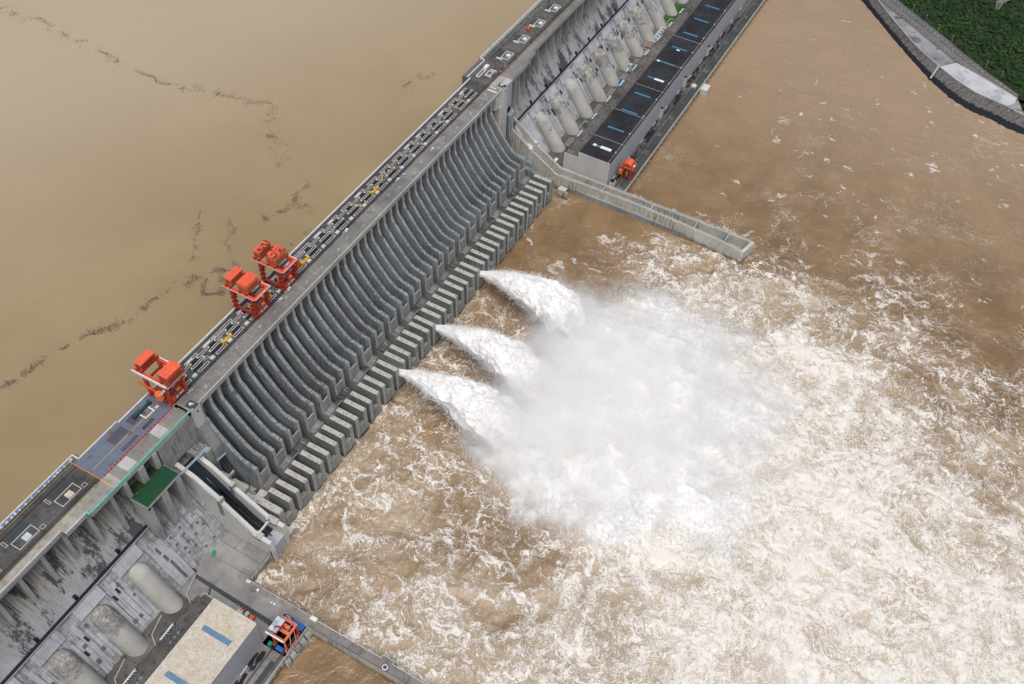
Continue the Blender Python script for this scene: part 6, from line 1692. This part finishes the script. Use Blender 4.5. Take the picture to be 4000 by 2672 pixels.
# drifting spray: a density grid built by geometry nodes
def spray():
    me = D.meshes.new('spray_mist'); o = D.objects.new('spray_mist', me); C.objects.link(o)
    me.from_pydata([(0,0,72),(0,0,73),(1,0,72)], [], [(0,1,2)])
    ng = D.node_groups.new('spray_field', 'GeometryNodeTree')
    ng.interface.new_socket('Geometry', in_out='INPUT', socket_type='NodeSocketGeometry')
    ng.interface.new_socket('Geometry', in_out='OUTPUT', socket_type='NodeSocketGeometry')
    N, L = ng.nodes, ng.links
    out = N.new('NodeGroupOutput')
    vc = N.new('GeometryNodeVolumeCube')
    vc.inputs['Min'].default_value = (70, -500, 70); vc.inputs['Max'].default_value = (500, -85, 128)
    vc.inputs['Resolution X'].default_value = 215; vc.inputs['Resolution Y'].default_value = 207; vc.inputs['Resolution Z'].default_value = 38
    pos = N.new('GeometryNodeInputPosition').outputs[0]
    def mt(op, a, b=0.0, c=0.0, cl=False):
        n = N.new('ShaderNodeMath'); n.operation = op; n.use_clamp = cl
        for k, v in enumerate((a, b, c)):
            if hasattr(v, 'links'): L.new(v, n.inputs[k])
            else: n.inputs[k].default_value = v
        return n.outputs[0]
    def vm(op, a, b):
        n = N.new('ShaderNodeVectorMath'); n.operation = op
        for k, v in enumerate((a, b)):
            if hasattr(v, 'links'): L.new(v, n.inputs[k])
            else: n.inputs[k].default_value = v
        return n
    def nz(sc, det, ro):
        n = N.new('ShaderNodeTexNoise'); L.new(pos, n.inputs['Vector']); n.inputs['Scale'].default_value = sc; n.inputs['Detail'].default_value = det; n.inputs['Roughness'].default_value = ro
        return n
    w = vm('SUBTRACT', nz(.028, 4, .6).outputs['Color'], (.5,.5,.5)).outputs[0]
    P = vm('ADD', pos, vm('MULTIPLY', w, (70, 70, 16)).outputs[0]).outputs[0]
    tot = None
    for x, y, z, a, b, c, h in ((345,-190,76,36,38,13,1),(310,-225,80,46,46,17,1.2),(265,-215,82,46,40,20,1.3),(240,-255,84,52,46,22,1.4),(195,-225,82,40,42,19,1.2),(160,-205,80,28,36,16,1),(160,-260,78,36,44,15,1),(205,-300,80,50,40,17,1.1),(265,-320,80,60,44,17,1),(320,-290,78,46,46,14,.9),(230,-365,76,50,26,10,.6),(335,-330,75,40,40,9,.45),(130,-290,75,22,36,9,.6),(370,-230,75,28,36,9,.45),(178,-172,88,27,32,17,1.7),(242,-165,88,26,30,16,1.7),(325,-170,88,26,30,16,1.7),(210,-190,84,30,26,16,1.1),(285,-180,84,34,26,16,1.0),(178,-125,88,10,26,9,.6),(242,-122,88,9,24,9,.6),(325,-122,88,9,24,9,.6),(290,-380,76,70,40,10,.55),(345,-360,76,60,55,10,.55),(390,-290,76,50,55,10,.55),(400,-210,75,35,40,9,.5),(250,-430,75,60,40,8,.5),(120,-235,76,22,40,12,.7),(345,-150,76,30,22,11,.7)):
        d = vm('MULTIPLY', vm('SUBTRACT', P, (x, y, z)).outputs[0], (1/a, 1/b, 1/c)).outputs[0]
        e = vm('DOT_PRODUCT', d, d).outputs['Value']
        e = mt('MULTIPLY', mt('EXPONENT', mt('MULTIPLY', e, -.8)), h)
        tot = e if tot is None else mt('ADD', tot, e)
    fine = nz(.075, 5, .65).outputs['Fac']
    t2 = mt('ADD', tot, mt('MULTIPLY', mt('SUBTRACT', fine, .5), 2.0))
    dens = mt('MULTIPLY', mt('SUBTRACT', t2, .46, cl=False), 1.0)
    cl = nz(.045, 4, .6).outputs['Fac']
    cl = mt('MAXIMUM', mt('MULTIPLY_ADD', cl, 5.0, -1.55), .25)
    dens = mt('MULTIPLY', dens, cl)
    dens = mt('MINIMUM', mt('MAXIMUM', dens, 0.0), 2.2)
    L.new(dens, vc.inputs['Density'])
    sm = N.new('GeometryNodeSetMaterial'); L.new(vc.outputs[0], sm.inputs['Geometry'])
    m = D.materials.new('spray_volume'); m.use_nodes = True; t = m.node_tree; t.nodes.clear()
    mo = t.nodes.new('ShaderNodeOutputMaterial'); pv_ = t.nodes.new('ShaderNodeVolumePrincipled')
    pv_.inputs['Color'].default_value = (1, .998, .992, 1); pv_.inputs['Density'].default_value = SPRAY
    pv_.inputs['Anisotropy'].default_value = 0.0
    t.links.new(pv_.outputs[0], mo.inputs['Volume'])
    sm.inputs['Material'].default_value = m; me.materials.append(m)
    L.new(sm.outputs[0], out.inputs[0])
    md = o.modifiers.new('spray', 'NODES'); md.node_group = ng
    return tag(o, 'pale drifting spray cloud over the landing jets', 'spray', kind='stuff')
SPRAY = .042
spray()

# thin even air over the whole place
def haze():
    g = MB(); g.box(-700, 1850, -1450, 1700, 55, 800)
    m = D.materials.new('haze_air'); m.use_nodes = True; t = m.node_tree; t.nodes.clear()
    mo = t.nodes.new('ShaderNodeOutputMaterial'); v = t.nodes.new('ShaderNodeVolumePrincipled')
    v.inputs['Color'].default_value = (.92, .95, 1, 1); v.inputs['Density'].default_value = HAZE; v.inputs['Anisotropy'].default_value = .3
    t.links.new(v.outputs[0], mo.inputs['Volume'])
    o = g.build('haze', m); tag(o, 'thin pale haze in the air', kind='stuff')

# ------------------------------------------------------------------ light, sky, camera
w = D.worlds.new('World'); bpy.context.scene.world = w; w.use_nodes = True
nt_ = w.node_tree; bg = nt_.nodes['Background']
sky = nt_.nodes.new('ShaderNodeTexSky'); sky.sky_type = 'NISHITA'; sky.sun_disc = False
ELEV, AZ = 70, 238            # sun elevation, and compass heading towards the sun measured from +Y to +X
sky.sun_elevation = math.radians(ELEV); sky.sun_rotation = math.radians(AZ)
sky.air_density = 1.0; sky.dust_density = 4.0; sky.ozone_density = 1.0
nt_.links.new(sky.outputs[0], bg.inputs['Color']); bg.inputs['Strength'].default_value = .075
sd = D.lights.new('Sun', 'SUN'); sd.energy = 2.5; sd.angle = math.radians(55); sd.color = (1.0, .985, .955)
so = D.objects.new('Sun', sd); C.objects.link(so)
a = math.radians(AZ); e = math.radians(ELEV)
dirv = Vector((math.sin(a)*math.cos(e), math.cos(a)*math.cos(e), math.sin(e)))
so.rotation_euler = dirv.to_track_quat('Z', 'Y').to_euler()

cam = D.cameras.new('Camera'); co = D.objects.new('Camera', cam); C.objects.link(co)
f, yaw, pitch, roll = 3688.0, .448005, .871762, .070639
fwd = Vector((math.cos(yaw)*math.cos(pitch), math.sin(yaw)*math.cos(pitch), -math.sin(pitch)))
right = fwd.cross(Vector((0,0,1))).normalized(); upv = right.cross(fwd)
r2 = right*math.cos(roll)+upv*math.sin(roll); u2 = -right*math.sin(roll)+upv*math.cos(roll)
co.matrix_world = Matrix(((r2.x, u2.x, -fwd.x, -256.51), (r2.y, u2.y, -fwd.y, -391.73), (r2.z, u2.z, -fwd.z, 775.94), (0,0,0,1)))
cam.sensor_width = 36; cam.lens = f/4000*36; cam.clip_start = 1; cam.clip_end = 6000
sc = bpy.context.scene; sc.camera = co
sc.view_settings.view_transform = 'Standard'; sc.view_settings.look = 'None'; sc.view_settings.exposure = 0.09; sc.view_settings.gamma = 1
cy = sc.cycles
cy.max_bounces = 22; cy.diffuse_bounces = 3; cy.glossy_bounces = 2; cy.volume_bounces = 20; cy.transparent_max_bounces = 6
cy.volume_step_rate = 1.0; cy.use_denoising = True; cy.sample_clamp_indirect = 6
